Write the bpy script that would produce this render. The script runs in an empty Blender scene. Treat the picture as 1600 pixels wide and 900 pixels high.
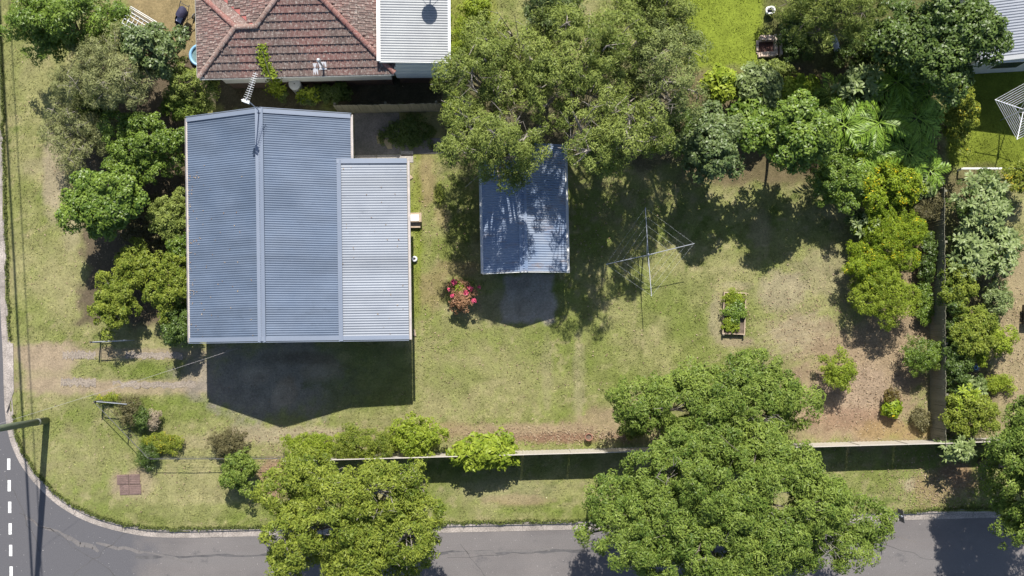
import bpy, math, random
import numpy as np
from mathutils import Vector, Matrix

R = math.radians
random.seed(7)
rng = np.random.default_rng(11)
scn = bpy.context.scene
col = scn.collection

# ------------------------------------------------------------------ camera, sky, sun, exposure
HC = 48.0                      # camera height (m); 32 photo pixels = 1 m on the ground
PXM = 32.0
cam_d = bpy.data.cameras.new('camera')
cam_d.sensor_width = 36.0
cam_d.lens = 36.0 * HC / (1600 / PXM)
cam_d.shift_y = (535 - 450) / 1600.0
cam_d.clip_end = 3000
cam = bpy.data.objects.new('camera', cam_d)
cam.location = (0, 0, HC)
col.objects.link(cam)
scn.camera = cam

SUN_EL = R(50.8)
SUN_ROT = R(4.0)
world = bpy.data.worlds.new('World')
scn.world = world
world.use_nodes = True
wn = world.node_tree.nodes
wl = world.node_tree.links
bg = wn['Background']
sky = wn.new('ShaderNodeTexSky')
sky.sky_type = 'NISHITA'
sky.sun_disc = False
sky.sun_elevation = SUN_EL
sky.sun_rotation = SUN_ROT
sky.altitude = 50
wl.new(sky.outputs[0], bg.inputs[0])
bg.inputs[1].default_value = 0.085
sun_d = bpy.data.lights.new('sun', 'SUN')
sun_d.energy = 4.6
sun_d.angle = R(0.5)
sun_d.color = (1.0, 0.955, 0.88)
sun = bpy.data.objects.new('sun', sun_d)
sdir = Vector((math.sin(SUN_ROT) * math.cos(SUN_EL), math.cos(SUN_ROT) * math.cos(SUN_EL), math.sin(SUN_EL)))
sun.rotation_euler = sdir.to_track_quat('Z', 'Y').to_euler()
sun.location = (0, 20, 60)
col.objects.link(sun)
scn.view_settings.view_transform = 'Standard'
scn.view_settings.look = 'None'
scn.view_settings.gamma = 1.0
scn.view_settings.use_curve_mapping = False
scn.view_settings.exposure = 0.8
scn.cycles.max_bounces = 6
scn.cycles.diffuse_bounces = 3
scn.cycles.glossy_bounces = 2
scn.cycles.transmission_bounces = 3
scn.cycles.transparent_max_bounces = 4

# ------------------------------------------------------------------ helpers
def W(px, py, h=0.0):
    """photo pixel of a point at height h -> real position on the plan (metres)"""
    f = (HC - h) / HC / PXM
    return ((px - 800) * f, (535 - py) * f)

def W3(px, py, h=0.0):
    x, y = W(px, py, h)
    return Vector((x, y, h))

class MB:
    def __init__(self, xf=None):
        self.v = []; self.f = []; self.xf = xf
    def _add(self, vs, fs):
        o = len(self.v)
        if self.xf is not None:
            vs = [self.xf @ Vector(p) for p in vs]
        self.v += [tuple(p) for p in vs]
        self.f += [tuple(i + o for i in f) for f in fs]
    def box(self, x0, y0, z0, x1, y1, z1):
        vs = [(x0,y0,z0),(x1,y0,z0),(x1,y1,z0),(x0,y1,z0),(x0,y0,z1),(x1,y0,z1),(x1,y1,z1),(x0,y1,z1)]
        self._add(vs, [(0,3,2,1),(4,5,6,7),(0,1,5,4),(1,2,6,5),(2,3,7,6),(3,0,4,7)])
        return self
    def bar(self, a, b, w, t, up=(0,0,1)):
        """rectangular bar from a to b, width w across, t along up"""
        a = Vector(a); b = Vector(b); d = (b - a).normalized(); up = Vector(up)
        s = d.cross(up)
        if s.length < 1e-4: s = d.cross(Vector((1,0,0)))
        s.normalize(); u = s.cross(d)
        s *= w / 2; u *= t / 2
        vs = [a-s-u, a+s-u, a+s+u, a-s+u, b-s-u, b+s-u, b+s+u, b-s+u]
        self._add(vs, [(3,2,1,0),(4,5,6,7),(0,1,5,4),(1,2,6,5),(2,3,7,6),(3,0,4,7)])
        return self
    def tube(self, pts, rads, n=6, cap=True):
        pts = [Vector(p) for p in pts]
        if not hasattr(rads, '__len__'): rads = [rads] * len(pts)
        vs = []; fs = []
        for i, p in enumerate(pts):
            d = (pts[min(i+1, len(pts)-1)] - pts[max(i-1, 0)]).normalized()
            s = d.cross(Vector((0,0,1)))
            if s.length < 1e-3: s = Vector((1,0,0))
            s.normalize(); u = s.cross(d)
            for k in range(n):
                a = 2 * math.pi * k / n
                vs.append(p + (s * math.cos(a) + u * math.sin(a)) * rads[i])
        for i in range(len(pts) - 1):
            for k in range(n):
                k2 = (k + 1) % n
                fs.append((i*n+k, i*n+k2, (i+1)*n+k2, (i+1)*n+k))
        if cap:
            fs.append(tuple(range(n-1, -1, -1))); fs.append(tuple(range((len(pts)-1)*n, len(pts)*n)))
        self._add(vs, fs)
        return self
    def lathe(self, prof, c=(0,0,0), n=24):
        vs = []; fs = []
        for r, z in prof:
            for k in range(n):
                a = 2*math.pi*k/n
                vs.append((c[0]+r*math.cos(a), c[1]+r*math.sin(a), c[2]+z))
        for i in range(len(prof)-1):
            for k in range(n):
                k2 = (k+1) % n
                fs.append((i*n+k, i*n+k2, (i+1)*n+k2, (i+1)*n+k))
        self._add(vs, fs)
        return self
    def prism(self, poly, z0, z1):
        n = len(poly)
        vs = [(x,y,z0) for x,y in poly] + [(x,y,z1) for x,y in poly]
        fs = [tuple(range(n-1,-1,-1)), tuple(range(n,2*n))] + [(i,(i+1)%n,n+(i+1)%n,n+i) for i in range(n)]
        self._add(vs, fs)
        return self
    def slab(self, pts, t):
        """planar 3-D polygon with thickness t downwards"""
        n = len(pts)
        vs = [tuple(p) for p in pts] + [(p[0],p[1],p[2]-t) for p in pts]
        fs = [tuple(range(n)), tuple(range(2*n-1,n-1,-1))] + [((i+1)%n,i,n+i,n+(i+1)%n) for i in range(n)]
        self._add(vs, fs)
        return self
    def corr(self, a, b, c, d, pitch, amp, seg=6):
        """corrugated sheet: ribs run from edge a-b to edge d-c (a->d along the ribs), waves along a->b"""
        a, b, c, d = map(Vector, (a, b, c, d))
        n = max(2, int(round((b-a).length / pitch * seg)))
        nrm = (b-a).cross(d-a).normalized()
        if nrm.z < 0: nrm = -nrm
        vs = []; fs = []
        for i in range(n+1):
            t = i / n
            o = nrm * (amp * math.sin(2*math.pi*i/seg))
            vs += [a.lerp(b, t)+o, d.lerp(c, t)+o]
        for i in range(n):
            fs.append((2*i, 2*i+2, 2*i+3, 2*i+1))
        self._add(vs, fs)
        return self

def setp(o, label=None, cat=None, group=None, kind=None):
    if label: o['label'] = label
    if cat: o['category'] = cat
    if group: o['group'] = group
    if kind: o['kind'] = kind
    return o

def thing(name, label, cat, loc, group=None):
    o = bpy.data.objects.new(name, None)
    o.empty_display_size = 0.2
    o.location = loc
    col.objects.link(o)
    o['wl'] = list(loc)
    return setp(o, label, cat, group)

def wloc(o):
    return Vector(o['wl'])

def build(name, mb, mat, parent=None, smooth=False, origin=None):
    """mb is in world coordinates; the object is linked with its origin at its parent's origin (or `origin`)"""
    org = Vector(origin) if origin is not None else (wloc(parent) if parent is not None else Vector((0,0,0)))
    me = bpy.data.meshes.new(name)
    me.from_pydata([(p[0]-org[0], p[1]-org[1], p[2]-org[2]) for p in mb.v], [], mb.f)
    if mat: me.materials.append(mat)
    if smooth: me.polygons.foreach_set('use_smooth', [True]*len(me.polygons))
    me.update()
    o = bpy.data.objects.new(name, me)
    col.objects.link(o)
    o['wl'] = list(org)
    if parent is not None:
        o.parent = parent
        o.location = org - wloc(parent)
    else:
        o.location = org
    return o

def frame(loc, deg):
    return Matrix.Translation(Vector(loc)) @ Matrix.Rotation(R(deg), 4, 'Z')

# ------------------------------------------------------------------ materials
def new_mat(name):
    m = bpy.data.materials.new(name); m.use_nodes = True
    nt = m.node_tree
    return m, nt, nt.nodes, nt.links, nt.nodes['Principled BSDF']

def mixc(nt, fac, a, b, mode='MIX'):
    n = nt.nodes.new('ShaderNodeMix'); n.data_type = 'RGBA'; n.blend_type = mode
    for s, v in ((n.inputs[0], fac), (n.inputs[6], a), (n.inputs[7], b)):
        if hasattr(v, 'type') and not isinstance(v, (tuple, list)): nt.links.new(v, s)
        elif isinstance(v, (tuple, list)): s.default_value = (*v[:3], 1)
        else: s.default_value = v
    return n.outputs[2]

def noise(nt, scale, detail=4, rough=0.6, coord='P', stretch=None):
    g = nt.nodes.new('ShaderNodeNewGeometry')
    n = nt.nodes.new('ShaderNodeTexNoise')
    n.inputs['Scale'].default_value = scale; n.inputs['Detail'].default_value = detail; n.inputs['Roughness'].default_value = rough
    src = g.outputs['Position']
    if stretch:
        mp = nt.nodes.new('ShaderNodeMapping'); mp.inputs['Scale'].default_value = stretch
        nt.links.new(src, mp.inputs[0]); src = mp.outputs[0]
    nt.links.new(src, n.inputs['Vector'])
    return n.outputs['Fac']

def ramp(nt, src, lo, hi):
    n = nt.nodes.new('ShaderNodeMapRange'); n.inputs[1].default_value = lo; n.inputs[2].default_value = hi
    nt.links.new(src, n.inputs[0])
    return n.outputs[0]

def bump(nt, b, src, strength, dist):
    n = nt.nodes.new('ShaderNodeBump'); n.inputs['Strength'].default_value = strength; n.inputs['Distance'].default_value = dist
    nt.links.new(src, n.inputs['Height']); nt.links.new(n.outputs[0], b.inputs['Normal'])

def plain(name, c1, c2=None, rough=0.7, metal=0.0, scale=3.0, lo=0.35, hi=0.65, spec=0.4, stretch=None, fine=0.15, fs=40):
    m, nt, N, L, b = new_mat(name)
    c2 = c2 or tuple(v*0.8 for v in c1)
    c = mixc(nt, ramp(nt, noise(nt, scale, stretch=stretch), lo, hi), c1, c2)
    if fine:
        c = mixc(nt, fine, c, mixc(nt, ramp(nt, noise(nt, fs, 2), 0.3, 0.7), (0.05,0.05,0.05), (1,1,1)), 'OVERLAY')
    L.new(c, b.inputs['Base Color'])
    b.inputs['Roughness'].default_value = rough; b.inputs['Metallic'].default_value = metal
    b.inputs['Specular IOR Level'].default_value = spec
    return m

def roof_mat(name, c1, c2, rough=0.45, metal=0.1):
    m, nt, N, L, b = new_mat(name)
    c = mixc(nt, ramp(nt, noise(nt, 0.5), 0.35, 0.65), c1, c2)
    st = ramp(nt, noise(nt, 1.3, 4, 0.6, stretch=(0.10,1.0,1)), 0.30, 0.70)
    c = mixc(nt, 0.22, c, mixc(nt, st, (0.2,0.2,0.2), (0.8,0.8,0.8)), 'OVERLAY')
    di = ramp(nt, noise(nt, 2.2, 7, 0.75, stretch=(0.35,1,1)), 0.60, 0.78)
    c = mixc(nt, di, c, tuple(v*0.62 for v in c1))
    g = N.new('ShaderNodeNewGeometry'); sp_ = N.new('ShaderNodeSeparateXYZ'); L.new(g.outputs['Position'], sp_.inputs[0])
    dv = N.new('ShaderNodeMath'); dv.operation = 'DIVIDE'; L.new(sp_.outputs[1], dv.inputs[0]); dv.inputs[1].default_value = 0.765
    fl_ = N.new('ShaderNodeMath'); fl_.operation = 'FLOOR'; L.new(dv.outputs[0], fl_.inputs[0])
    wn_ = N.new('ShaderNodeTexWhiteNoise'); wn_.noise_dimensions = '1D'; L.new(fl_.outputs[0], wn_.inputs['W'])
    c = mixc(nt, 0.13, c, mixc(nt, wn_.outputs['Value'], (0.25,0.25,0.25), (0.75,0.75,0.75)), 'OVERLAY')
    L.new(c, b.inputs['Base Color']); b.inputs['Roughness'].default_value = rough; b.inputs['Metallic'].default_value = metal
    return m
M = {}
M['roof_blue'] = roof_mat('roof_blue_steel', (0.100,0.131,0.185), (0.122,0.153,0.207))
M['roof_pale'] = roof_mat('roof_pale_steel', (0.205,0.226,0.262), (0.24,0.26,0.292))
M['flash'] = plain('roof_flashing', (0.165,0.195,0.25), (0.18,0.21,0.265), rough=0.5, metal=0.05, scale=0.7, fine=0.06)
M['roof_white'] = plain('roof_white_steel', (0.34,0.352,0.355), (0.29,0.30,0.31), rough=0.45, scale=0.9, fine=0.1)
M['roof_grey'] = plain('roof_grey_steel', (0.21,0.23,0.265), (0.25,0.265,0.295), rough=0.45, metal=0.1, scale=0.6)
M['white'] = plain('white_paint', (0.78,0.78,0.76), (0.68,0.68,0.66), rough=0.5, scale=2)
M['cream'] = plain('cream_board', (0.62,0.62,0.58), (0.54,0.55,0.52), rough=0.6, scale=1.5)
M['bluewall'] = plain('pale_blue_board', (0.50,0.58,0.63), (0.44,0.52,0.58), rough=0.6, scale=1.2)
M['greywall'] = plain('pale_grey_wall', (0.55,0.56,0.56), (0.48,0.5,0.5), rough=0.6)
M['darkgap'] = plain('subfloor_brick', (0.12,0.08,0.06), (0.08,0.06,0.05), rough=0.9)
M['concrete'] = plain('concrete', (0.36,0.33,0.30), (0.26,0.24,0.22), rough=0.9, scale=1.6, fine=0.35, fs=22)
M['concrete_shaded'] = plain('shaded_concrete', (0.17,0.155,0.15), (0.10,0.10,0.09), rough=0.9, scale=1.1, fine=0.3, fs=18)  # patio concrete, its colour darkened to carry the shade lying on the slabs
M['kerb'] = plain('kerb_concrete', (0.33,0.29,0.26), (0.21,0.185,0.165), rough=0.9, scale=1.3, fine=0.4, fs=18)
M['timber_grey'] = plain('weathered_timber', (0.20,0.18,0.14), (0.13,0.12,0.095), rough=0.85, scale=2.5, fine=0.3)
M['timber_tan'] = plain('bed_timber', (0.42,0.33,0.24), (0.30,0.23,0.16), rough=0.8, scale=4)
M['pole_wood'] = plain('power_pole_timber', (0.17,0.20,0.13), (0.10,0.13,0.09), rough=0.85, scale=6, stretch=(1,1,0.15), fine=0.3)
M['fence_steel'] = plain('cream_fence_steel', (0.48,0.44,0.38), (0.42,0.39,0.34), rough=0.5, scale=1)
M['steel'] = plain('galvanised_steel', (0.45,0.47,0.5), (0.36,0.38,0.42), rough=0.4, metal=0.5)
M['dark_steel'] = plain('dark_steel', (0.06,0.06,0.065), (0.04,0.04,0.045), rough=0.5)
M['white_steel'] = plain('white_tube', (0.75,0.76,0.76), (0.6,0.62,0.62), rough=0.4)
M['rust'] = plain('rusty_lid', (0.185,0.125,0.108), (0.125,0.085,0.073), rough=0.8, scale=5, fine=0.4)
M['terracotta'] = plain('terracotta', (0.30,0.15,0.10), (0.2,0.1,0.07), rough=0.8, scale=6)
M['soil'] = plain('garden_soil', (0.16,0.12,0.09), (0.09,0.07,0.05), rough=1, scale=5, fine=0.4)
M['navy'] = plain('navy_fabric', (0.022,0.02,0.05), (0.035,0.035,0.07), rough=0.8, scale=8)
M['poolblue'] = plain('pale_blue_plastic', (0.22,0.42,0.62), (0.18,0.36,0.55), rough=0.35)
M['water'] = plain('pool_water', (0.16,0.24,0.25), (0.10,0.16,0.16), rough=0.08, scale=6, fine=0)
M['bark'] = plain('grey_brown_bark', (0.19,0.16,0.13), (0.10,0.085,0.07), rough=0.9, scale=9)
M['bark_pale'] = plain('pale_twig_bark', (0.33,0.30,0.26), (0.22,0.19,0.16), rough=0.9, scale=9)
M['brick'] = plain('pale_brick', (0.42,0.31,0.25), (0.5,0.42,0.33), rough=0.9, scale=7)
M['char'] = plain('char_dirt', (0.10,0.05,0.04), (0.06,0.035,0.03), rough=1, scale=6)
M['yellow'] = plain('yellow_paint', (0.7,0.5,0.03), rough=0.5)
M['road_white'] = plain('road_paint', (0.72,0.72,0.70), (0.30,0.295,0.29), rough=0.8, scale=9, lo=0.52, hi=0.72, fine=0.3)
M['sign'] = plain('sign_back', (0.13,0.125,0.13), (0.10,0.095,0.10), rough=0.6)
M['glass'] = plain('dark_glass', (0.03,0.04,0.05), rough=0.08, fine=0)
M['stain_tile'] = plain('white_flashing', (0.62,0.62,0.64), (0.5,0.5,0.52), rough=0.5)

def mat_shed():
    m, nt, N, L, b = new_mat('shed_old_steel')
    base = mixc(nt, ramp(nt, noise(nt, 0.8), 0.35, 0.65), (0.155,0.21,0.31), (0.24,0.28,0.35))
    r = ramp(nt, noise(nt, 1.0, 6, 0.75, stretch=(0.7,2.4,1)), 0.54, 0.72)
    c = mixc(nt, r, base, (0.22,0.165,0.14))
    L.new(c, b.inputs['Base Color']); b.inputs['Roughness'].default_value = 0.5; b.inputs['Metallic'].default_value = 0.15
    return m
M['shed'] = mat_shed()

def mat_tile(name, c1, c2, c3, lich=(0.42,0.38,0.33)):
    m, nt, N, L, b = new_mat(name)
    g = N.new('ShaderNodeNewGeometry'); oi = N.new('ShaderNodeObjectInfo')
    ad = N.new('ShaderNodeMath'); ad.operation = 'ADD'
    L.new(g.outputs['Random Per Island'], ad.inputs[0]); L.new(oi.outputs['Random'], ad.inputs[1])
    fr = N.new('ShaderNodeMath'); fr.operation = 'FRACT'; L.new(ad.outputs[0], fr.inputs[0])
    c = mixc(nt, fr.outputs[0], c1, c2)
    c = mixc(nt, ramp(nt, noise(nt, 0.55, 3), 0.48, 0.66), c, c3)
    l = ramp(nt, noise(nt, 11, 5, 0.75), 0.51, 0.66)
    c = mixc(nt, l, c, lich)
    l2 = ramp(nt, noise(nt, 17, 4, 0.7), 0.57, 0.7)
    c = mixc(nt, l2, c, (0.05,0.035,0.03))
    L.new(c, b.inputs['Base Color']); b.inputs['Roughness'].default_value = 0.85
    return m
M['tile'] = mat_tile('weathered_clay_tile', (0.112,0.078,0.068), (0.165,0.112,0.096), (0.185,0.095,0.082), (0.36,0.32,0.28))
M['cap_red'] = mat_tile('red_ridge_tile', (0.225,0.085,0.07), (0.185,0.08,0.068), (0.21,0.11,0.09), (0.36,0.25,0.22))
M['cap_brown'] = mat_tile('brown_ridge_tile', (0.25,0.16,0.13), (0.20,0.125,0.10), (0.3,0.2,0.17))

def mat_asphalt():
    m, nt, N, L, b = new_mat('asphalt')
    c = mixc(nt, ramp(nt, noise(nt, 0.35, 5), 0.35, 0.65), (0.112,0.102,0.100), (0.148,0.134,0.129))
    # long wheel streaks, along the street
    s = ramp(nt, noise(nt, 1.0, 3, stretch=(0.06,1.1,1)), 0.44, 0.66)
    c = mixc(nt, s, c, (0.135,0.125,0.122))
    d = ramp(nt, noise(nt, 0.8, 6, 0.7), 0.60, 0.72)
    c = mixc(nt, d, c, (0.075,0.072,0.075))
    g = N.new('ShaderNodeNewGeometry'); sx = N.new('ShaderNodeSeparateXYZ'); L.new(g.outputs['Position'], sx.inputs[0])
    ad = N.new('ShaderNodeMath'); ad.operation = 'MULTIPLY_ADD'; L.new(noise(nt, 0.5, 5, 0.65), ad.inputs[0]); ad.inputs[1].default_value = 9.0; L.new(sx.outputs[0], ad.inputs[2])
    c = mixc(nt, ramp(nt, ad.outputs[0], -12.0, -14.5), c, (0.085,0.083,0.09))
    f = ramp(nt, noise(nt, 38, 2), 0.35, 0.65)
    c = mixc(nt, 0.35, c, mixc(nt, f, (0.2,0.2,0.2), (0.8,0.8,0.8)), 'OVERLAY')
    sp = ramp(nt, noise(nt, 14, 1), 0.75, 0.79)
    c = mixc(nt, sp, c, (0.4,0.38,0.36))
    L.new(c, b.inputs['Base Color']); b.inputs['Roughness'].default_value = 0.9
    bump(nt, b, f, 0.4, 0.01)
    return m
M['asphalt'] = mat_asphalt()

def mat_ground():
    m, nt, N, L, b = new_mat('lawn_and_soil')
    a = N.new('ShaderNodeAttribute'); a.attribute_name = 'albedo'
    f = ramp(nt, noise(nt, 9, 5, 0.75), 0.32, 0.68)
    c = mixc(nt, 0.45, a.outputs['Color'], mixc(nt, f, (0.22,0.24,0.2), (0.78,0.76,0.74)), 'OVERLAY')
    f2 = ramp(nt, noise(nt, 30, 3, 0.7), 0.3, 0.7)
    c = mixc(nt, 0.5, c, mixc(nt, f2, (0.25,0.25,0.25), (0.75,0.75,0.75)), 'OVERLAY')
    L.new(c, b.inputs['Base Color']); b.inputs['Roughness'].default_value = 0.95
    b.inputs['Specular IOR Level'].default_value = 0.1
    bump(nt, b, f2, 0.7, 0.04)
    return m
M['ground'] = mat_ground()

def mat_blade():
    m, nt, N, L, b = new_mat('grass_blade')
    a = N.new('ShaderNodeAttribute'); a.attribute_name = 'albedo'
    L.new(a.outputs['Color'], b.inputs['Base Color']); b.inputs['Roughness'].default_value = 0.8
    b.inputs['Specular IOR Level'].default_value = 0.15
    return m
M['blade'] = mat_blade()

def mat_leaf(name, dark, light, accent=None, acc_at=0.93, gloss=0.012, trans=0.22):
    m = bpy.data.materials.new(name); m.use_nodes = True
    nt = m.node_tree; N = nt.nodes; L = nt.links
    N.remove(N['Principled BSDF'])
    a = N.new('ShaderNodeAttribute'); a.attribute_name = 'tint'
    c = mixc(nt, a.outputs['Fac'], dark, light)
    if accent:
        c = mixc(nt, ramp(nt, a.outputs['Fac'], acc_at, acc_at+0.02), c, accent)
    d = N.new('ShaderNodeBsdfDiffuse'); t = N.new('ShaderNodeBsdfTranslucent'); g = N.new('ShaderNodeBsdfGlossy')
    g.inputs['Roughness'].default_value = 0.45
    L.new(c, d.inputs[0])
    tc = mixc(nt, 1.0, c, (1.0,1.0,0.55), 'MULTIPLY'); L.new(tc, t.inputs[0])
    m1 = N.new('ShaderNodeMixShader'); m1.inputs[0].default_value = trans
    L.new(d.outputs[0], m1.inputs[1]); L.new(t.outputs[0], m1.inputs[2])
    m2 = N.new('ShaderNodeMixShader'); m2.inputs[0].default_value = gloss
    L.new(m1.outputs[0], m2.inputs[1]); L.new(g.outputs[0], m2.inputs[2])
    L.new(m2.outputs[0], N['Material Output'].inputs[0])
    return m
LM = {
 'street':  mat_leaf('street_tree_leaf', (0.070,0.115,0.013), (0.275,0.315,0.048)),
 'street_b':mat_leaf('street_tree_leaf_deep', (0.058,0.108,0.016), (0.235,0.300,0.058)),
 'euc':     mat_leaf('olive_leaf', (0.078,0.115,0.022), (0.285,0.335,0.082)),
 'eucg':    mat_leaf('grey_olive_leaf', (0.08,0.112,0.034), (0.25,0.29,0.095)),
 'feather': mat_leaf('feathery_grey_leaf', (0.125,0.145,0.052), (0.37,0.385,0.17)),
 'glossy':  mat_leaf('glossy_green_leaf', (0.050,0.105,0.011), (0.215,0.300,0.042), gloss=0.03),
 'deep':    mat_leaf('deep_green_leaf', (0.045,0.082,0.014), (0.125,0.185,0.035), gloss=0.03),
 'bluegrn': mat_leaf('blue_green_leaf', (0.075,0.12,0.035), (0.175,0.225,0.075), gloss=0.03),
 'lime':    mat_leaf('lime_leaf', (0.105,0.165,0.012), (0.32,0.385,0.045)),
 'yellow':  mat_leaf('golden_leaf', (0.095,0.16,0.010), (0.30,0.375,0.030), (0.70,0.52,0.02), 0.93),
 'gold':    mat_leaf('yellow_flower_leaf', (0.12,0.165,0.02), (0.28,0.31,0.045), (0.60,0.48,0.04), 0.90),
 'silver':  mat_leaf('silver_green_leaf', (0.125,0.175,0.05), (0.265,0.325,0.12), gloss=0.03),
 'palm':    mat_leaf('palm_leaf', (0.075,0.155,0.010), (0.235,0.36,0.04), gloss=0.03),
 'brown':   mat_leaf('dry_brown_leaf', (0.10,0.092,0.04), (0.19,0.172,0.08)),
 'straw':   mat_leaf('dry_straw', (0.26,0.21,0.15), (0.42,0.35,0.25)),
 'pink':    mat_leaf('pink_petal', (0.55,0.05,0.13), (0.72,0.16,0.26)),
 'salmon':  mat_leaf('salmon_young_leaf', (0.24,0.14,0.07), (0.40,0.22,0.13)),
 'litter':  mat_leaf('fallen_leaf', (0.19,0.125,0.08), (0.37,0.29,0.19), trans=0.05),
 'redgreen':mat_leaf('dark_red_leaf', (0.08,0.05,0.02), (0.14,0.12,0.03)),
}

# ------------------------------------------------------------------ leaf meshes
def leaf_object(name, P, N, L, Wd, tint, mat, parent=None, attr='tint', fold=0.15, origin=None, axis=None):
    n = len(P)
    P = np.asarray(P, float); N = np.asarray(N, float)
    org = np.array(origin if origin is not None else (wloc(parent) if parent is not None else (0,0,0)), float)
    N = N / np.maximum(np.linalg.norm(N, axis=1, keepdims=True), 1e-6)
    t = rng.normal(size=(n,3)) if axis is None else np.asarray(axis, float) + 0.35*rng.normal(size=(n,3))
    t -= (t*N).sum(1, keepdims=True)*N
    t /= np.maximum(np.linalg.norm(t, axis=1, keepdims=True), 1e-6)
    b = np.cross(N, t)
    L = np.broadcast_to(np.asarray(L, float), (n,))[:,None]; Wd = np.broadcast_to(np.asarray(Wd, float), (n,))[:,None]
    V = np.empty((n,4,3))
    V[:,0] = P - t*L*0.5
    V[:,1] = P + b*Wd*0.5 + N*Wd*fold + t*L*0.06
    V[:,2] = P + t*L*0.5 - N*L*0.08
    V[:,3] = P - b*Wd*0.5 + N*Wd*fold + t*L*0.06
    V -= org
    me = bpy.data.meshes.new(name)
    me.vertices.add(4*n); me.vertices.foreach_set('co', V.astype(np.float32).ravel())
    me.loops.add(4*n); me.loops.foreach_set('vertex_index', np.arange(4*n, dtype=np.int32))
    me.polygons.add(n)
    me.polygons.foreach_set('loop_start', np.arange(0, 4*n, 4, dtype=np.int32))
    if attr == 'tint':
        a = me.attributes.new('tint', 'FLOAT', 'FACE'); a.data.foreach_set('value', np.asarray(tint, np.float32).ravel())
    else:
        a = me.attributes.new('albedo', 'FLOAT_COLOR', 'FACE')
        c4 = np.ones((n,4), np.float32); c4[:,:3] = tint
        a.data.foreach_set('color', c4.ravel())
    me.materials.append(mat)
    me.update(calc_edges=True); me.validate()
    o = bpy.data.objects.new(name, me); col.objects.link(o)
    o['wl'] = list(map(float, org))
    if parent is not None:
        o.parent = parent; o.location = Vector(org) - wloc(parent)
    else:
        o.location = Vector(org)
    return o

def unit(n):
    d = rng.normal(size=(n,3)); return d/np.linalg.norm(d, axis=1, keepdims=True)

#            leaf L, W, clump r, leaves per clump-m2, clump density, droop
SPEC = {
 'street': dict(L=0.168, W=0.052, cr=0.30, dens=340, cd=0.95, up=0.5),
 'euc':    dict(L=0.155, W=0.038, cr=0.28, dens=380, cd=0.85, up=0.35),
 'feather':dict(L=0.20, W=0.026, cr=0.26, dens=360, cd=0.75, up=0.2),
 'glossy': dict(L=0.16, W=0.085, cr=0.22, dens=270, cd=1.0, up=0.6),
 'bush':   dict(L=0.12, W=0.05, cr=0.17, dens=520, cd=0.95, up=0.45),
 'fine':   dict(L=0.09, W=0.03, cr=0.15, dens=750, cd=0.95, up=0.35),
 'big':    dict(L=0.28, W=0.11, cr=0.28, dens=120, cd=1.0, up=0.7),
}

def make_lobes(c, rx, ry, rz, n, loose=0.10):
    """uneven crown: many overlapping lumps scattered over a dome of radii rx, ry, rz about c"""
    Rm = math.sqrt(rx*ry)
    lr = min(max(0.30*Rm, 0.16), 0.95)
    m = int(max(n, 1.75*(Rm/lr)**2*1.15*(1.45 if rx > 1.5*ry else 1.0)))
    lob = [(c + np.array([0,0,-0.1*rz]), np.array([rx*0.72,ry*0.72,rz*0.7])*(1.1 if rx > 1.5*ry else 1.0))]
    ph = rng.uniform(0, 6.28); w1, w2, w3 = rng.uniform(0, 6.28, 3)
    for i in range(m):
        q = math.sqrt((i+rng.uniform(0.2,0.8))/m); a = ph + i*2.39996 + rng.uniform(-0.4,0.4)
        ew = 0.5 if Rm > 3 else 1.0
        edge = 1 + ew*(0.10*math.sin(2*a+w1) + 0.08*math.sin(3*a+w2) + 0.06*math.sin(5*a+w3))
        if rng.random() < loose: continue
        s = lr*rng.uniform(0.5,1.35)
        qq = max(0, min(q*edge, 1.12) - 0.42*s/Rm*q)
        z = math.sqrt(max(0.0, 1-min(1,q*q)))*0.9 - 0.22 + rng.uniform(-0.28,0.16)
        lob.append((c + np.array([rx*qq*math.cos(a), ry*qq*math.sin(a), (rz-s*0.5)*z]), np.array([s*rng.uniform(.8,1.2), s*rng.uniform(.8,1.2), min(s*0.85, rz*0.8)])))
    return lob

def crown_cloud(lobes, sp, k=1.0, zmin=0.15):
    P=[];N=[];T=[];CC=[]
    for (c, r) in lobes:
        area = math.pi*r[0]*r[1]*1.5
        nc = max(4, int(sp['cd']*k*area/(sp['cr']**2*1.6)))
        d = unit(nc*2); d = d[d[:,2] > -0.45][:nc]
        q = rng.uniform(0.62,1.0,(len(d),1))**0.6
        cc = c + d*r*q
        cr = sp['cr']*rng.uniform(0.6,1.3,len(d))
        keep = cc[:,2] > zmin
        cc, cr, d = cc[keep], cr[keep], d[keep]
        ct = np.clip(rng.uniform(0.05,0.8,len(d))+rng.uniform(-0.22,0.22), 0, 0.9)
        nl = np.maximum(6, (sp['dens']*cr**2*2.2).astype(int))
        idx = np.repeat(np.arange(len(d)), nl)
        dd = unit(len(idx)); dd[:,2] = np.where(dd[:,2] < -0.3, -dd[:,2], dd[:,2])
        rr = rng.uniform(0.35,1.0,(len(idx),1))**0.5
        p = cc[idx] + dd*rr*cr[idx,None]*np.array([1,1,0.75])
        nn = dd*0.55 + d[idx]*0.25 + np.array([0,0,sp['up']]) + rng.normal(size=dd.shape)*0.42
        P.append(p); N.append(nn); T.append(np.clip(ct[idx]*0.6 + rng.uniform(-0.05,0.55,len(idx)), 0, 1)); CC.append(cc)
    P=np.vstack(P); keep = P[:,2] > 0.03
    return P[keep], np.vstack(N)[keep], np.concatenate(T)[keep], np.vstack(CC)

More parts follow.
